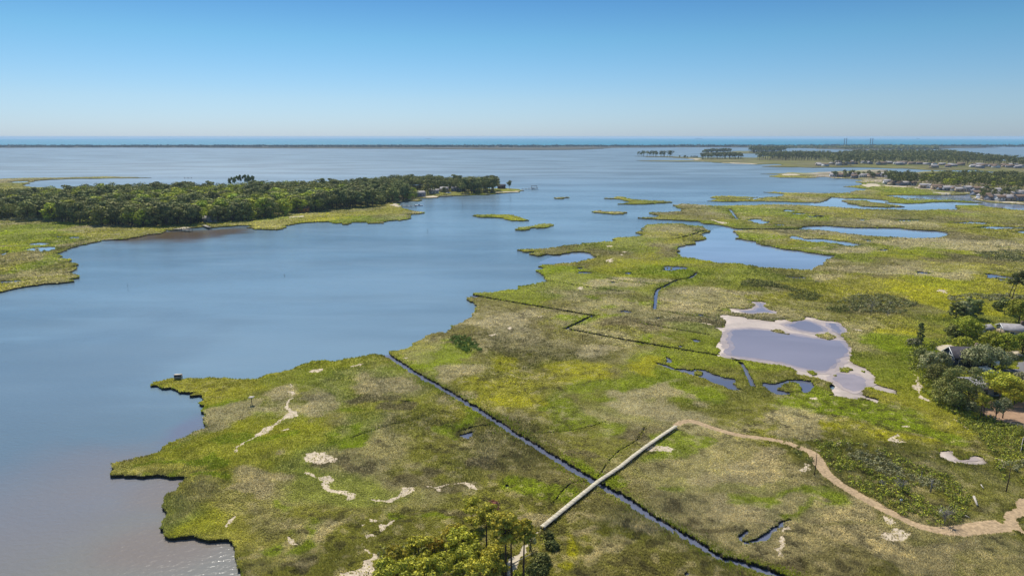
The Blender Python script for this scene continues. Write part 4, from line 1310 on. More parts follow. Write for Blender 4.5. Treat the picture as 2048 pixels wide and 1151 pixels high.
near(960, 1210, 1125, 2.6, 'pineb', 'pine cut by the bottom edge below the dense green pine', n=2200, base=0.4)
near(1062, 1100, 1066, 0.8, 'grey', 'thin grey sapling between sandy path and green bushes', n=120)
for (px, py, yt, rm, lb) in ((1097, 1076, 1060, 0.9, 'dark green bush just below the end of the boardwalk'), (1104, 1096, 1080, 1.1, 'dark green bush second down from the boardwalk end'),
                             (1082, 1128, 1108, 1.7, 'dark green bush right of the sandy path near the bottom edge'), (1072, 1150, 1130, 1.7, 'lowest dark green bush beside the sandy path'),
                             (1034, 1158, 1141, 1.0, 'small bright bush on the sandy path at the bottom edge')):
    near(px, py, yt, rm, 'lime' if 'bright' in lb else 'broad', lb, n=700, cat='bush', base=0.1, nm='bush')
# by the houses on the right
near(2018, 596, 547, 2.6, 'pine', 'leaning tall pine, left one of the pair beside the white pool at right', n=1000, base=0.55, lean=2.6)
near(2024, 599, 545, 2.6, 'pine', 'leaning tall pine, right one of the pair beside the white pool at right', n=1000, base=0.55, lean=2.4)
near(1912, 637, 606, 2.8, 'pine', 'left dark bushy pine of the dark pair above the round lime tree', n=1300, base=0.2)
near(1927, 636, 600, 3.0, 'grey', 'grey brown tree between the two dark bushy pines', n=1200)
near(1942, 637, 599, 3.6, 'pine', 'right dark bushy pine of the dark pair, casting a wide shadow', n=1500, base=0.15)
near(1930, 672, 634, 4.6, 'lime', 'big round lime green tree in front of the two dark pines', n=2200, base=0.15)
near(1908, 672, 648, 2.8, 'broad', 'dark green tree at the left side of the big round lime tree', n=900)
near(2008, 628, 598, 2.0, 'pine', 'pine with a dark thick trunk left of the roadside lime tree', n=700, base=0.45)
near(1994, 620, 601, 1.6, 'broad', 'small dark bushy tree left of the thick trunked pine', n=600)
near(2037, 645, 597, 4.2, 'lime', 'tall lime green tree with forked trunk behind the grey roofed house', n=1800, base=0.35)
near(1839, 688, 646, 1.2, 'pine', 'narrow dark evergreen standing alone in the scrub', n=800, base=0.15)
near(1828, 690, 676, 1.9, 'grey', 'grey green shrub at the foot of the narrow dark evergreen', n=500, cat='bush', nm='bush')
near(1835, 738, 697, 1.7, 'pine', 'thin pine with bare leaning trunk left of the houses', n=500, base=0.6, lean=1.0)
near(1858, 748, 700, 2.8, 'grey', 'brownish grey green pine left of the dark roofed house', n=1500)
near(1880, 742, 701, 2.6, 'grey', 'brownish tree touching the left gable of the dark roofed house', n=1300)
near(1872, 768, 726, 2.8, 'broad', 'dull green tree below the brownish trees left of the house', n=1400)
near(1925, 708, 672, 2.8, 'lime', 'lime green tree on the pale sand behind the dark roofed house', n=900, base=0.4)
near(1983, 702, 662, 3.2, 'lime', 'lime green tree directly in front of the grey roofed house', n=1200, base=0.35)
near(2008, 707, 664, 3.2, 'lime', 'second lime green tree in front of the grey roofed house', n=1200, base=0.35)
near(2044, 706, 664, 3.0, 'lime', 'lime green tree at the right edge beside the grey roofed house', n=1000, base=0.35)
near(1940, 737, 697, 3.2, 'grey', 'grey leafed tree shading the dark roof', n=1500, base=0.35)
near(1961, 742, 688, 3.8, 'grey', 'largest grey leafed tree with several dark trunks above the white vehicle', n=2000, base=0.4)
near(1985, 740, 694, 3.2, 'grey', 'grey leafed tree beside the basketball hoop', n=1500, base=0.4)
near(2003, 737, 706, 2.4, 'grey', 'small grey tree at the end of the driveway', n=800, base=0.3)
near(1890, 806, 752, 3.4, 'broad', 'dark green tree at the left of the big dark clump below the houses', n=1900, base=0.12)
near(1917, 818, 735, 4.6, 'pine', 'biggest dark bushy pine of the clump below the dark roofed house', n=2800, base=0.15)
near(1935, 806, 765, 3.2, 'broad', 'dark green tree right of the biggest dark pine', n=1500, base=0.15)
near(1998, 800, 749, 4.4, 'pineb', 'wide umbrella shaped pine right of the grey garage roof', n=2600, base=0.5)
near(2028, 808, 765, 3.9, 'pineb', 'umbrella shaped pine near the road at the right edge', n=2000, base=0.4)
near(2036, 790, 742, 2.6, 'grey', 'thin grey pine between the umbrella pine and the road', n=500, base=0.5)
for (px, py, yt, lb) in ((1960, 836, 787, 'left slim pine of the pair at the edge of the brown yard'), (1966, 836, 790, 'right slim pine of the pair at the edge of the brown yard'),
                         (1991, 838, 798, 'slim pine in the middle of the brown yard edge'), (2005, 836, 792, 'slim bare trunked pine casting a long thin shadow on the brown yard')):
    near(px, py, yt, 1.6, 'pineb' if px < 1970 else 'grey', lb, n=420, base=0.5)
near(1944, 822, 803, 1.7, 'grey', 'grey brown bush at the foot of the dark clump', n=500, cat='bush', base=0.1, nm='bush')
near(2020, 717, 705, 1.8, 'grey', 'brown bush beside the road bend', n=500, cat='bush', base=0.1, nm='bush')


# dead trees, posts, logs
def snag(px, py, yt, label, branches=5, spread=0.25, m=None, nm='dead_tree', cat='dead tree', r=0.09, group=None):
    x, y = G(px, py, ZL); h = height_for(x, y, yt) - ZL
    b = MB()
    b.tube([(0, 0, -0.2), (0.03 * h, 0, h * 0.5), (0.05 * h * R.uniform(-1, 1), 0, h)], [r, r * 0.8, r * 0.35], 6)
    for i in range(branches):
        a = R.uniform(0, 6.28); t = R.uniform(0.35, 0.95); L = h * spread * R.uniform(0.5, 1.2)
        b.tube([(0.03 * h * t, 0, h * t), (math.cos(a) * L, math.sin(a) * L, h * t + L * 0.7)], [r * 0.4, r * 0.12], 4)
    o = b.build(nm, m or M_grey); o.location = (x, y, ZL)
    tag(o, label, cat, group); return o


snag(1628, 952, 903, 'bare dark pole standing beside the bend of the trail', 0, m=M_bark, nm='pole', cat='pole', r=0.1)
snag(2012, 982, 935, 'tall thin dead tree with small top near the trail fork', 4, 0.12, m=M_bark, r=0.11)
snag(1803, 982, 959, 'grey dead tree in the middle of the green thicket', 26, 0.45)
snag(1797, 980, 962, 'short grey dead shrub left of the dead tree in the thicket', 20, 0.55)
snag(1861, 982, 960, 'grey dead stump with pointed top at the right of the thicket', 8, 0.3, r=0.16)
snag(1763, 976, 961, 'pale dead shrub at the left of the thicket', 18, 0.45)
snag(1841, 960, 941, 'thin dead trunk above the thicket', 3, 0.15)
snag(1888, 1048, 1020, 'wide grey leafless shrub at the bottom of the thicket by the trail', 40, 0.6)
snag(1741, 632, 602, 'tall grey dead tree in the dark scrub beyond the mud flat', 26, 0.35)
snag(1775, 634, 622, 'low grey dead shrub right of the tall dead tree', 20, 0.6)
snag(1779, 614, 603, 'small dead shrub at the back of the dark scrub', 16, 0.5)
snag(1806, 607, 596, 'dark dead shrub at the right end of the dark scrub', 14, 0.5, m=M_bark)
snag(1918, 534, 518, 'thin bare trunk on the dark patch of far marsh', 4, 0.2, m=M_bark)
snag(1990, 520, 507, 'bare trunk farthest out on the far marsh at right', 3, 0.2, m=M_bark)
snag(1164.5, 680, 661, 'slim pole standing in the marsh below the straight ditch', 0, m=M_bark, nm='pole', cat='pole', r=0.07)


def post(px, py, yt, label, name='channel_marker', r=0.09, z=0.0, cap=True, cat='channel marker', group=None):
    x, y = G(px, py, z); h = height_for(x, y, yt) - z
    if px < 300: r = 0.05
    b = MB(); b.tube([(0, 0, -1.5), (0, 0, h)], [r, r * 0.85], 8)
    e = empty(name, (x, y, z)); b.build('pole', M_bark, e)
    if px < 300 or px == 569: cap = False
    if cap:
        c = MB(); c.box((0, -0.05, h - 0.35), (0.36, 0.08, 0.36)); c.build('daymark', M_white if cap == 'w' else M_black, e)
    tag(e, label, cat, group); return e


post(855.5, 467, 459, 'channel marker pole off the grassy point of the left peninsula')
post(925, 416, 407, 'channel marker pole off the peninsula houses', cap=True)
post(1021.5, 402, 394, 'channel marker pole below the lone ragged pine')
post(255.5, 573, 567, 'channel marker in the open water right of the left marsh')
post(256.5, 582, 577, 'short piling just below the left channel marker', 'piling', cap=False, cat='piling')
post(569, 553, 548, 'tiny piling alone in the middle of the bay', 'piling', cap=False, cat='piling')
o = post(1801, 1008, 995, 'short post with white top in the green thicket', 'marker_post', z=ZL, r=0.09, cap='w', cat='post')


def logm(pts, r, label):
    P = [(*G(x, y, ZL), ZL + 0.25) for x, y in tr(pts)]
    b = MB(); c = P[0]
    b.tube([(p[0] - c[0], p[1] - c[1], 0) for p in P], [r, r * 0.7, r * 0.4][:len(P)] if len(P) < 4 else r, 6)
    o = b.build('fallen_log', M_white if 'white' in label else M_grey); o.location = c
    tag(o, label, 'log'); return o


M_pale = mat('bleached_wood', (0.5, 0.45, 0.38), 0.9, noise=[(3, 0.8, 1.1, 2)])
for s, r, lb in (('K 1430,608 1455,670', 0.22, 'bleached pale log lying below the fork of the trail'), ('K 1190,722 1203,700', 0.12, 'short bleached log by the leafless shrub'),
                 ('K 1340,728 1375,742 1405,757', 0.12, 'thin bleached log just above the trail'), ('K 1480,525 1497,550', 0.1, 'short bleached stick above the pale log')):
    o = logm(s, r, lb); o.data.materials[0] = M_pale
logm('b 1460,930 1600,850 1700,800', 0.09, 'fallen grey trunk lying across the sandy path')

# ------------------------------------------------------------------ boardwalk
BW = [(*G(x, y, ZL + 0.5),) for x, y in tr('M 215,805 410,645 600,492 680,440 760,385 840,320 930,252 1040,175 1145,105')]
e = empty('boardwalk', (0, 0, 0))
tag(e, 'narrow wooden boardwalk crossing the marsh and the ditch to the trail', 'boardwalk')
deck = MB(); beam = MB(); posts_ = []
fine = []
for i in range(len(BW) - 1):
    a, b = BW[i], BW[i + 1]; L = math.hypot(b[0] - a[0], b[1] - a[1]); n = max(1, int(L / 0.28))
    for j in range(n): fine.append((a[0] + (b[0] - a[0]) * j / n, a[1] + (b[1] - a[1]) * j / n, math.atan2(b[1] - a[1], b[0] - a[0])))
for i, (x, y, a) in enumerate(fine):
    deck.box((x + R.uniform(-.01, .01), y, ZL + 0.5 + R.uniform(-.006, .006)), (0.25, 0.85 + R.uniform(-.03, .03), 0.05), a, m=i % 3)
for sgn in (-1, 1):
    off = [(x - math.sin(a) * 0.38 * sgn, y + math.cos(a) * 0.38 * sgn, ZL + 0.36) for x, y, a in fine[::6]]
    for p, q in zip(off, off[1:]):
        beam.box(((p[0] + q[0]) / 2, (p[1] + q[1]) / 2, p[2]), (math.hypot(q[0] - p[0], q[1] - p[1]) * 1.02, 0.08, 0.2), math.atan2(q[1] - p[1], q[0] - p[0]))
M_wd = [mat('plank_%s' % w, c, 0.85, noise=[(1.3, 0.75, 1.2, 3)]) for w, c in (('a', (0.60, 0.53, 0.38)), ('b', (0.66, 0.59, 0.44)), ('c', (0.50, 0.44, 0.33)))]
deck.build('deck_planks', M_wd, e); beam.build('beam', M_wood2, e)
k = 0
for (x, y, a) in fine[::11]:
    for sgn in (-1, 1):
        k += 1
        if k > 98: break
        p = MB(); p.tube([(0, 0, -0.9), (0, 0, 0.46)], 0.09, 6)
        o = p.build('post', M_grey, e); o.location = (x - math.sin(a) * 0.38 * sgn, y + math.cos(a) * 0.38 * sgn, ZL)


# ------------------------------------------------------------------ buildings
def house(x, y, rz, L, W, hw, hr, wall, roof, label, name='house', cat='house', group=None, detail=False, z=ZL, stilts=0):
    e = empty(name, (x, y, z), rz)
    b = MB(); b.box((0, 0, hw / 2 + stilts), (L, W, hw))
    for s in (-1, 1):
        xx = s * L / 2
        b.add([(xx, -W / 2, hw + stilts), (xx, W / 2, hw + stilts), (xx, 0, hw + hr + stilts)], f3=[(0, 1, 2) if s > 0 else (0, 2, 1)])
    b.build('wall', wall, e)
    r = MB(); ov = 0.4; t = 0.18
    sl = hr / (W / 2)
    for s in (-1, 1):
        y0, z0 = s * (W / 2 + ov), hw - sl * ov + stilts + 0.02; z1 = hw + hr + stilts + 0.02
        V = [(-L / 2 - ov, y0, z0), (L / 2 + ov, y0, z0), (L / 2 + ov, 0, z1), (-L / 2 - ov, 0, z1)]
        V += [(v[0], v[1], v[2] + t) for v in V]
        r.add(V, f4=[(0, 1, 2, 3), (7, 6, 5, 4), (0, 4, 5, 1), (1, 5, 6, 2), (2, 6, 7, 3), (3, 7, 4, 0)])
    r.build('roof', roof, e)
    n = max(2, int(L / 3))
    for i in range(n):
        xx = -L / 2 + L * (i + 0.5) / n
        for s in ((-1, 1) if detail else (-1,)):
            w = MB(); w.box((0, 0, 0), (1.1, 0.1, 1.2)); o = w.build('window', M_glass, e); o.location = (xx, s * (W / 2 + 0.03), hw * 0.55 + stilts)
            if detail:
                f = MB()
                for dz in (-0.66, 0.66): f.box((0, 0, dz), (1.34, 0.12, 0.1))
                for dx in (-0.61, 0.61): f.box((dx, 0, 0), (0.1, 0.12, 1.22))
                f.build('frame', M_white, o)
    if detail:
        d = MB(); d.box((0, 0, 0), (0.1, 1.0, 2.1)); o = d.build('door', M_white, e); o.location = (L / 2 + 0.03, 0, 1.06 + stilts)
        c = MB(); c.box((0, 0, 0), (0.7, 0.7, 1.4)); o = c.build('chimney', M_roofb, e); o.location = (L * 0.22, 0, hw + hr + 0.5 + stilts)
        tr_ = MB()
        for s in (-1, 1):
            A = (-L / 2 - ov - 0.02, s * (W / 2 + ov), hw - sl * ov + stilts); B = (-L / 2 - ov - 0.02, 0, hw + hr + stilts)
            tr_.tube([A, B], 0.11, 4)
        tr_.box((-L / 2 - 0.08, 0, hw + stilts), (0.1, W, 0.16)); tr_.box((-L / 2 - 0.08, 0, hw * 0.5 + hr * 0.5 + stilts), (0.1, 0.16, hw + hr * 0.6))
        tr_.build('gable_trim', M_white, e)
    tag(e, label, cat, group)
    return e


x, y = G(1932, 730, ZL)
house(x, y, math.radians(-6), 9, 6, 3.0, 2.0, M_walld, M_roofd, 'dark blue house with dark roof and white gable trim under grey trees', detail=True)
x, y = G(1958, 783, ZL)
house(x, y, math.radians(4), 5.4, 7.0, 2.3, 0.9, M_wallg, M_roofg, 'low building with grey roof between dark clump and umbrella pine', 'garage', 'garage', detail=False)
x, y = G(2028, 671, ZL)
house(x, y, math.radians(-14), 7.5, 6.0, 2.4, 1.2, M_wallt, M_roofg, 'house with pale grey roof behind the lime green trees', detail=True)
x, y = G(1968, 667, ZL)
house(x, y, 0.3, 3.4, 2.8, 2.0, 0.8, M_wallw, M_roofg, 'small white shed left of the pale grey roofed house', 'shed', 'shed')
# porch canopy
x, y = G(1957, 789, ZL)
e = empty('canopy', (x, y, ZL)); b = MB(); b.box((0, 0, 2.3), (3.2, 1.3, 0.12)); b.build('roof', M_white, e)
for sx in (-1.4, 1.4):
    for sy in (-.5, .5):
        p = MB(); p.tube([(0, 0, 0), (0, 0, 2.24)], 0.06, 6); o = p.build('leg', M_white, e); o.location = (sx, sy, 0)
tag(e, 'small white flat canopy at the near end of the grey roofed low building', 'canopy')


def wheel(parent, x, y, r=0.34):
    w = MB(); w.tube([(0, -0.11, 0), (0, 0.11, 0)], r, 14); o = w.build('wheel', M_tyre, parent); o.location = (x, y, r)
    h = MB(); h.tube([(0, -0.125, 0), (0, 0.125, 0)], r * 0.55, 10); h.build('rim', M_grey, o)


def car(x, y, rz, paint, label, L=4.8, W=1.85, H=1.6, group=None, name='parked_car', cat='car'):
    e = empty(name, (x, y, ZL + 0.02), rz)
    prof = [(-L / 2, 0.35), (-L / 2, 0.95), (-L * 0.44, 1.05), (-L * 0.30, H), (L * 0.12, H), (L * 0.24, 1.05), (L * 0.46, 0.9), (L / 2, 0.75), (L / 2, 0.35)]
    n = len(prof); V = [(px, -W / 2 * (0.86 if pz > 1.2 else 1), pz) for px, pz in prof] + [(px, W / 2 * (0.86 if pz > 1.2 else 1), pz) for px, pz in prof]
    b = MB(); b.add(V, f4=[(i, (i + 1) % n, (i + 1) % n + n, i + n) for i in range(n)])
    for off, flip in ((0, False), (n, True)):
        f = [(0 + off, 1 + off, 2 + off), (0 + off, 2 + off, 5 + off), (2 + off, 3 + off, 4 + off), (2 + off, 4 + off, 5 + off), (0 + off, 5 + off, 6 + off), (0 + off, 6 + off, 7 + off), (0 + off, 7 + off, 8 + off)]
        b.add(V, f3=f)
    b.build('body', paint, e)
    for s in (-1, 1):
        g = MB(); g.box((0, 0, 0), (L * 0.42, 0.04, 0.36)); o = g.build('window', M_glass, e); o.location = (-L * 0.09, s * W / 2 * 0.93, 1.3)
        for xx in (-L * 0.31, L * 0.31): wheel(e, xx, s * (W / 2 - 0.1))
    tag(e, label, cat, group); return e


x, y = G(1972, 748, ZL); car(x, y, 0.1, M_white, 'white vehicle parked in tree shade beside the dark roofed house', H=1.9, L=5.2)
x, y = G(1955, 750, ZL); car(x, y, 0.2, M_black, 'dark vehicle in deep tree shade left of the white vehicle', L=4.6)
# hoop
x, y = G(1985, 748, ZL)
e = empty('basketball_hoop', (x, y, ZL), 0.1)
b = MB(); b.tube([(0, 0, 0), (0, 0, 2.8)], 0.09, 8); b.tube([(0, 0, 2.7), (0, -0.7, 3.0)], 0.06, 6); b.build('pole', M_black, e)
b = MB(); b.box((0, -0.74, 3.2), (1.5, 0.05, 1.05)); b.build('backboard', M_white, e)
b = MB()
for i in range(12):
    a0, a1 = i * math.pi / 6, (i + 1) * math.pi / 6
    b.tube([(0.23 * math.cos(a0), -1.02 + 0.23 * math.sin(a0), 2.95), (0.23 * math.cos(a1), -1.02 + 0.23 * math.sin(a1), 2.95)], 0.02, 4)
b.build('rim', M_orange, e)
tag(e, 'basketball hoop with white backboard on a dark pole by the driveway', 'basketball hoop')
# yard fence
e = empty('fence', (*G(1975, 836, ZL), ZL)); o0 = G(1975, 836, ZL)
pp = [G(x, y, ZL) for x, y in ((1972, 838), (1980, 840), (1988, 843), (1997, 846), (2008, 850), (2020, 854), (2034, 858), (2046, 861))]
for p in pp:
    m = MB(); m.tube([(0, 0, -.2), (0, 0, 1.3)], 0.07, 5); o = m.build('post', M_grey, e); o.location = (p[0] - o0[0], p[1] - o0[1], 0)
m = MB()
for p, q in zip(pp, pp[1:]):
    for zz in (0.5, 1.1): m.tube([(p[0] - o0[0], p[1] - o0[1], zz), (q[0] - o0[0], q[1] - o0[1], zz)], 0.035, 4)
m.build('rail', M_grey, e); tag(e, 'low post and rail fence along the edge of the brown yard', 'fence')
for i, (s, lb) in enumerate((('K 1755,305 1762,260 1770,225 1785,200', 'pale low fence at the right edge beside green scrub'),)):
    q = [G(x, y, ZL) for x, y in tr(s)]
    e = empty('fence', (q[0][0], q[0][1], ZL)); m = MB()
    for a_, b_ in zip(q, q[1:]):
        Lk = math.hypot(b_[0] - a_[0], b_[1] - a_[1]); m.box(((a_[0] + b_[0]) / 2 - q[0][0], (a_[1] + b_[1]) / 2 - q[0][1], 0.5), (Lk, 0.08, 0.9), math.atan2(b_[1] - a_[1], b_[0] - a_[0]))
    m.build('panel', M_pale, e)
    for p in q:
        m = MB(); m.tube([(0, 0, -.2), (0, 0, 1.1)], 0.08, 5); o = m.build('post', M_grey, e); o.location = (p[0] - q[0][0], p[1] - q[0][1], 0)
    tag(e, lb, 'fence')

# hut at the marsh point, osprey stand
x, y = G(357, 757, ZL)
e = empty('duck_blind', (x, y, ZL), 0.1, 0.66)
b = MB()
b.box((0, 0.7, 0.95), (2.6, 0.1, 1.1)); b.box((-1.25, 0, 0.95), (0.1, 1.5, 1.1)); b.box((1.25, 0, 0.95), (0.1, 1.5, 1.1)); b.box((0, -0.7, 0.75), (2.6, 0.1, 0.7)); b.box((0, 0, 0.35), (2.6, 1.5, 0.1))
b.build('wall', M_grey, e)
b = MB(); b.box((-0.1, 0.1, 1.72), (2.7, 1.5, 0.1)); b.build('roof', M_pale, e)
for sx in (-1.2, 1.2):
    for sy in (-.65, .65):
        p = MB(); p.tube([(0, 0, -0.8), (0, 0, 1.66)], 0.08, 5); o = p.build('leg', M_bark, e); o.location = (sx, sy, 0)
tag(e, 'small grey hut with white roof on the water edge of the marsh point', 'hut')
x, y = G(504, 808, ZL)
e = empty('nest_platform', (x, y, ZL)); b = MB(); b.tube([(0, 0, -.3), (0, 0, 1.7)], 0.08, 6); b.build('pole', M_bark, e)
b = MB(); b.box((0, 0, 1.75), (1.1, 1.1, 0.08)); b.build('platform', M_pale, e)
tag(e, 'low platform on a pole in the left near marsh', 'platform')

# peninsula houses, boats, jetties
def at(px, py, z=ZL): return G(px, py, z)


for (px, py, rz, L_, W_, hw, wl_, rf, lb) in (
        (839, 393, 0.5, 13, 9, 4.5, M_wallg, M_roofg, 'large grey house right of the lime tree on the peninsula'),
        (868, 387, 0.1, 13, 8, 3.5, M_wallw, M_roofg, 'long white walled house right of the big round tree'),
        (889, 384, -0.2, 11, 8, 4.5, M_wallt, M_roofg, 'house with grey gable behind the small dark evergreen'),
        (914, 382, 0.0, 15, 9, 4.2, M_wallg, M_roofg, 'wide low grey house left of the tip tree clump'),
        (1003, 377, -0.1, 11, 8, 3.8, M_roofb, M_roofd, 'dark brown house at the tip of the peninsula'),
        (605, 424, 0.05, 13, 6, 4.2, M_orange, M_roofb, 'orange building half hidden under the trees of the left wood'),
        (745, 402, 0.3, 9, 6, 3.5, M_wallw, M_roofg, 'small white house hidden among trees above the marsh'),
        (421, 444, 0.2, 11, 6, 3.2, M_wallg, M_roofg, 'grey house under trees behind the stone jetty'),
        (340, 446, -0.1, 8, 5, 2.6, M_wallt, M_roofg, 'low pale shed under trees left of the stone jetty')):
    x, y = at(px, py); house(x, y, rz, L_ * 0.8, W_ * 0.85, hw * 0.8, 2.0, wl_, rf, lb)


def boat(px, py, rz, L_, label, z=0.0, group=None):
    x, y = G(px, py, z)
    e = empty('motor_boat', (x, y, z), rz)
    W_ = L_ * 0.33; st = [(-0.5, 0.9), (-0.2, 1.0), (0.15, 0.95), (0.35, 0.6), (0.5, 0.04)]
    V = []
    for t, w in st:
        V += [(t * L_, -w * W_ / 2, 0.75 + 0.2 * max(0, t)), (t * L_, -w * W_ * 0.35, -0.1), (t * L_, w * W_ * 0.35, -0.1), (t * L_, w * W_ / 2, 0.75 + 0.2 * max(0, t))]
    f = []
    for i in range(len(st) - 1):
        a, c = 4 * i, 4 * i + 4
        f += [(a, c, c + 1, a + 1), (a + 1, c + 1, c + 2, a + 2), (a + 2, c + 2, c + 3, a + 3), (a, a + 3, c + 3, c)]
    f.append((0, 1, 2, 3))
    b = MB(); b.add(V, f4=f); b.build('hull', M_white, e)
    b = MB(); b.box((0.02 * L_, 0, 1.05), (L_ * 0.22, W_ * 0.5, 0.6)); b.build('cabin', M_wallg, e)
    b = MB(); b.box((-L_ * 0.54, 0, 0.6), (0.4, 0.5, 0.9)); b.build('outboard_motor', M_black, e)
    tag(e, label, 'boat', group)


boat(838, 411.5, 0.1, 7, 'white motor boat at the end of the pier by the grassy point')
boat(897, 386.5, 0.3, 6, 'small boat on the shore in front of the peninsula houses', z=ZL)
boat(1892, 390, 2.2, 9, 'dark boat crossing the creek below the bayside town')


def pier(pts, w, label, name='pier', z=1.2, head=None):
    q = [G(x, y, z) for x, y in tr(pts)]; o0 = q[0]
    e = empty(name, (o0[0], o0[1], 0)); m = MB(); cnt_ = 0
    for a_, b_ in zip(q, q[1:]):
        Lk = math.hypot(b_[0] - a_[0], b_[1] - a_[1]); an = math.atan2(b_[1] - a_[1], b_[0] - a_[0])
        m.box(((a_[0] + b_[0]) / 2 - o0[0], (a_[1] + b_[1]) / 2 - o0[1], z), (Lk, w, 0.15), an)
        n = max(2, int(Lk / 5))
        for i in range(n + 1):
            for s in (-1, 1):
                if cnt_ > 60: continue
                cnt_ += 1
                p = MB(); p.tube([(0, 0, -1), (0, 0, z + 0.7)], 0.14, 5); o = p.build('piling', M_bark, e)
                o.location = (a_[0] + (b_[0] - a_[0]) * i / n - o0[0] - math.sin(an) * s * w / 2, a_[1] + (b_[1] - a_[1]) * i / n - o0[1] + math.cos(an) * s * w / 2, 0)
    if head:
        h = q[-1]; m.box((h[0] - o0[0], h[1] - o0[1], z + 0.01), (head, head * 0.8, 0.18))
        r = MB(); r.box((h[0] - o0[0], h[1] - o0[1], z + 2.6), (head * 0.8, head * 0.7, 0.2)); r.build('roof', M_roofd, e)
        for sx in (-1, 1):
            for sy in (-1, 1):
                p = MB(); p.tube([(0, 0, z), (0, 0, z + 2.5)], 0.12, 5); o = p.build('roof_post', M_bark, e); o.location = (h[0] - o0[0] + sx * head * .36, h[1] - o0[1] + sy * head * .3, 0)
    m.build('deck', M_grey, e)
    tag(e, label, 'pier'); return e


pier('W 1750,250 1880,240 1905,240', 1.6, 'long thin pier with roofed head off the peninsula tip', head=9)
pier('W 160,465 340,478', 1.4, 'thin pier below the beach of the grassy point')
pier('d 1010,205 1090,240', 2.2, 'short brown pier on the wooded shore right of the stone jetty')
pier('d 600,258 720,262 830,272', 2.2, 'pale stone jetty on the wooded shore at left')
pier('W 660,345 820,335', 2.0, 'low brown dock in front of the peninsula houses')
pier('W 950,322 1040,320', 2.0, 'low grey dock at the left end of the tip tree clump')
pier('W 1250,312 1330,310', 2.0, 'short pale dock at the right end of the tip tree clump')
pier('A 1475,461 1530,460', 2.5, 'distant dark pier alone in the bay behind the left wood')

# town houses
HC = [(M_wallw, M_roofg), (M_wallt, M_roofg), (M_wallw, M_roofb), (M_wallg, M_roofg), (M_wallg, M_roofb), (M_wallt, M_roofb)]
hn = []
for (s, zz) in (('Y 30,150 80,148 130,152 200,148 245,140 300,150 350,155 430,158 500,150 560,152 620,158 690,150 600,228 660,236 720,240 790,240 850,240 1000,270 1060,272 1130,280 1190,292 1250,296 1310,300 1380,306 1440,305 1500,300 1560,312 1620,312 1680,318 1760,320 1600,380 1650,388 1700,396 1750,396 1800,402 1850,402 1900,400 1960,404 2010,405 1780,355 1860,352 1940,358 2010,350 900,150 1080,160 1140,165 1235,140 960,180 1720,345 1640,350 1560,345', 't'),
                ('X 20,340 90,345 150,345 220,335 60,290 140,280 200,245 110,262 40,255 260,270 420,332 520,330 620,332 700,335 860,338 940,338 1020,340 1100,345 1180,345 1280,348 1380,350 1530,352 1580,355 1640,360 1700,360 1760,362 1840,365 1900,370 1980,375 F 1480,190 1560,195 1620,200 1830,205 1900,205 1960,300 2000,305 1930,298', 'f')):
    for i, (px, py) in enumerate(tr(s)):
        hn.append((px, py, zz, i))
for i in range(46):
    if i < 18: hn.append((1660 + R.uniform(0, 170), 265 + R.uniform(318, 345) / 5.278 * 1.0, 'f', i))
    elif i < 30: hn.append((1830 + R.uniform(0, 215), 265 + R.uniform(352, 380) / 5.278, 'f', i))
    else: hn.append((1700 + R.uniform(0, 345), 325 + R.uniform(150, 185) / 5.278, 't', i))
lbl_by = {}
for (px, py, zz, i) in hn:
    wl_, rf = HC[(i * 5 + (zz == 'f')) % 6]
    x, y = G(px, py, ZL)
    wn_ = {M_wallw: 'white', M_wallt: 'tan', M_wallg: 'grey'}[wl_]; rn = {M_roofg: 'grey', M_roofb: 'brown'}[rf]
    if zz == 't':
        area = 'on the far side of the bayside town' if py < 358 else 'below the pines of the bayside town' if px < 1840 and py > 362 else 'along the creek front of the bayside town' if py < 392 else 'on the nearest waterfront at right edge'
    else:
        area = 'on the far wooded shore'
    lb = f'{wn_} house with {rn} roof {area}'
    sc = 1.0 if zz == 't' else 1.25
    house(x, y, R.uniform(-0.5, 0.5) + (1.57 if R.random() < .3 else 0), R.uniform(8, 13) * sc, R.uniform(6, 8) * sc, R.uniform(2.6, 4.2), R.uniform(1.6, 2.6), wl_, rf, lb, group=lb)

# inlet bridge: two pairs of pylons, deck and stays
e = empty('inlet_bridge', (0, 0, 0))
gx, gy = G(1690, 292.6)
_, _ = gx, gy
PYL = [(1688, 276.6), (1692, 276.2), (1740, 276.3), (1744.2, 276.3)]
c0 = G(1716, 292.3); e.location = (c0[0], c0[1], 0)
zz_deck = 12.0
for px, yt in PYL:
    x, y = G(px, 292.3); h = height_for(x, y, yt)
    b = MB(); b.box((0, 0, h / 2), (3.2, 3.2, h)); o = b.build('pylon', M_conc, e); o.location = (x - c0[0], y - c0[1], 0)
xs_ = [G(1650, 292.3)[0] - c0[0], G(1785, 292.3)[0] - c0[0]]
b = MB(); b.box(((xs_[0] + xs_[1]) / 2, 0, zz_deck), (xs_[1] - xs_[0], 14, 1.8)); b.build('deck', M_conc, e)
b = MB()
for base_px, sgn in ((1690, -1), (1690, 1), (1742, -1), (1742, 1)):
    x = G(base_px, 292.3)[0] - c0[0]
    for k_ in range(6):
        b.tube([(x, 0, 50 - k_ * 3), (x + sgn * (85 - k_ * 12), 0, zz_deck + 1)], 0.14, 3)
b.build('stay_cable', M_grey, e)
tag(e, 'cable stayed bridge with four slim dark pylons on the far horizon', 'bridge')


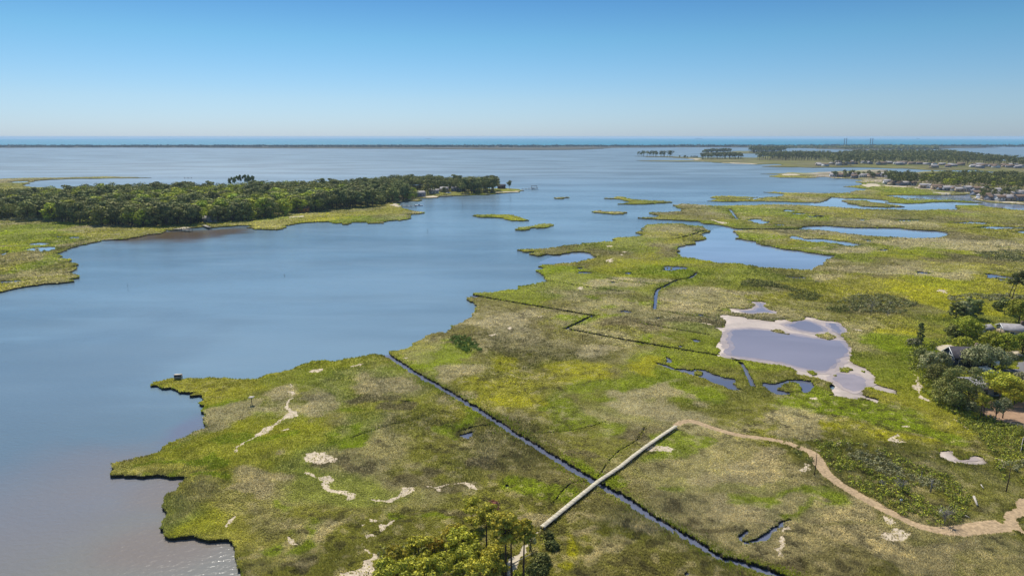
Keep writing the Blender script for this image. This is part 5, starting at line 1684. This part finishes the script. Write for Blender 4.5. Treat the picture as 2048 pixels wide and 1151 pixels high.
def ship(px, py, L_, label):
    x, y = G(px, py)
    e = empty('cargo_ship', (x, y, 0))
    b = MB(); b.add([(-L_ / 2, -12, 0), (L_ * .46, -12, 0), (L_ / 2, 0, 0), (L_ * .46, 12, 0), (-L_ / 2, 12, 0), (-L_ / 2, -12, 12), (L_ * .48, -12, 12), (L_ * .54, 0, 13), (L_ * .48, 12, 12), (-L_ / 2, 12, 12)],
                    f4=[(0, 1, 6, 5), (1, 2, 7, 6), (2, 3, 8, 7), (3, 4, 9, 8), (4, 0, 5, 9)], f3=[(5, 6, 7), (5, 7, 8), (5, 8, 9)]); b.build('hull', M_conc, e)
    b = MB(); b.box((-L_ * .36, 0, 22), (L_ * .12, 20, 20)); b.build('bridge_tower', M_wallg, e)
    b = MB()
    for i in range(4): b.box((L_ * (-0.18 + 0.16 * i), 0, 15), (L_ * .11, 20, 6))
    b.build('cargo', M_conc, e)
    tag(e, label, 'ship')


ship(1398, 277.9, 210, 'cargo ship on the horizon right of centre')
ship(857, 278.0, 130, 'small ship on the horizon left of centre')
ship(1836, 277.9, 90, 'tiny ship on the horizon at far right')

# ------------------------------------------------------------------ tell look-alikes apart by their order from the left
ORD = 'first second third fourth fifth sixth seventh eighth ninth tenth eleventh twelfth thirteenth fourteenth fifteenth sixteenth seventeenth eighteenth nineteenth twentieth'.split()
same = {}
for o in S.objects:
    if o.parent is None and 'label' in o.keys() and 'category' in o.keys(): same.setdefault(o['label'], []).append(o)
for lb, os_ in same.items():
    if 2 <= len(os_) <= 20 and len(lb.split()) <= 13:
        os_.sort(key=lambda o: PJ(o.location.x, o.location.y)[0])
        for i, o in enumerate(os_):
            o['label'] = ('leftmost, ' if i == 0 else 'rightmost, ' if i == len(os_) - 1 else ORD[i] + ' from left, ') + lb

# ------------------------------------------------------------------ haze
hz = MB(); hz.box((0, 10000, 32), (54000, 34000, 68))
M_haze = bpy.data.materials.new('haze'); M_haze.use_nodes = True
hn_ = M_haze.node_tree.nodes; hn_.clear()
ho = hn_.new('ShaderNodeOutputMaterial'); hv = hn_.new('ShaderNodeVolumePrincipled')
hv.inputs['Color'].default_value = (0.62, 0.80, 1.0, 1)
hv.inputs['Density'].default_value = 0.00006
hv.inputs['Anisotropy'].default_value = 0.0
M_haze.node_tree.links.new(hv.outputs[0], ho.inputs['Volume'])
USE_HAZE = True
if USE_HAZE:
    o = hz.build('haze', [M_haze]); tag(o, 'thin blue air haze over the bay', 'haze', kind='stuff')
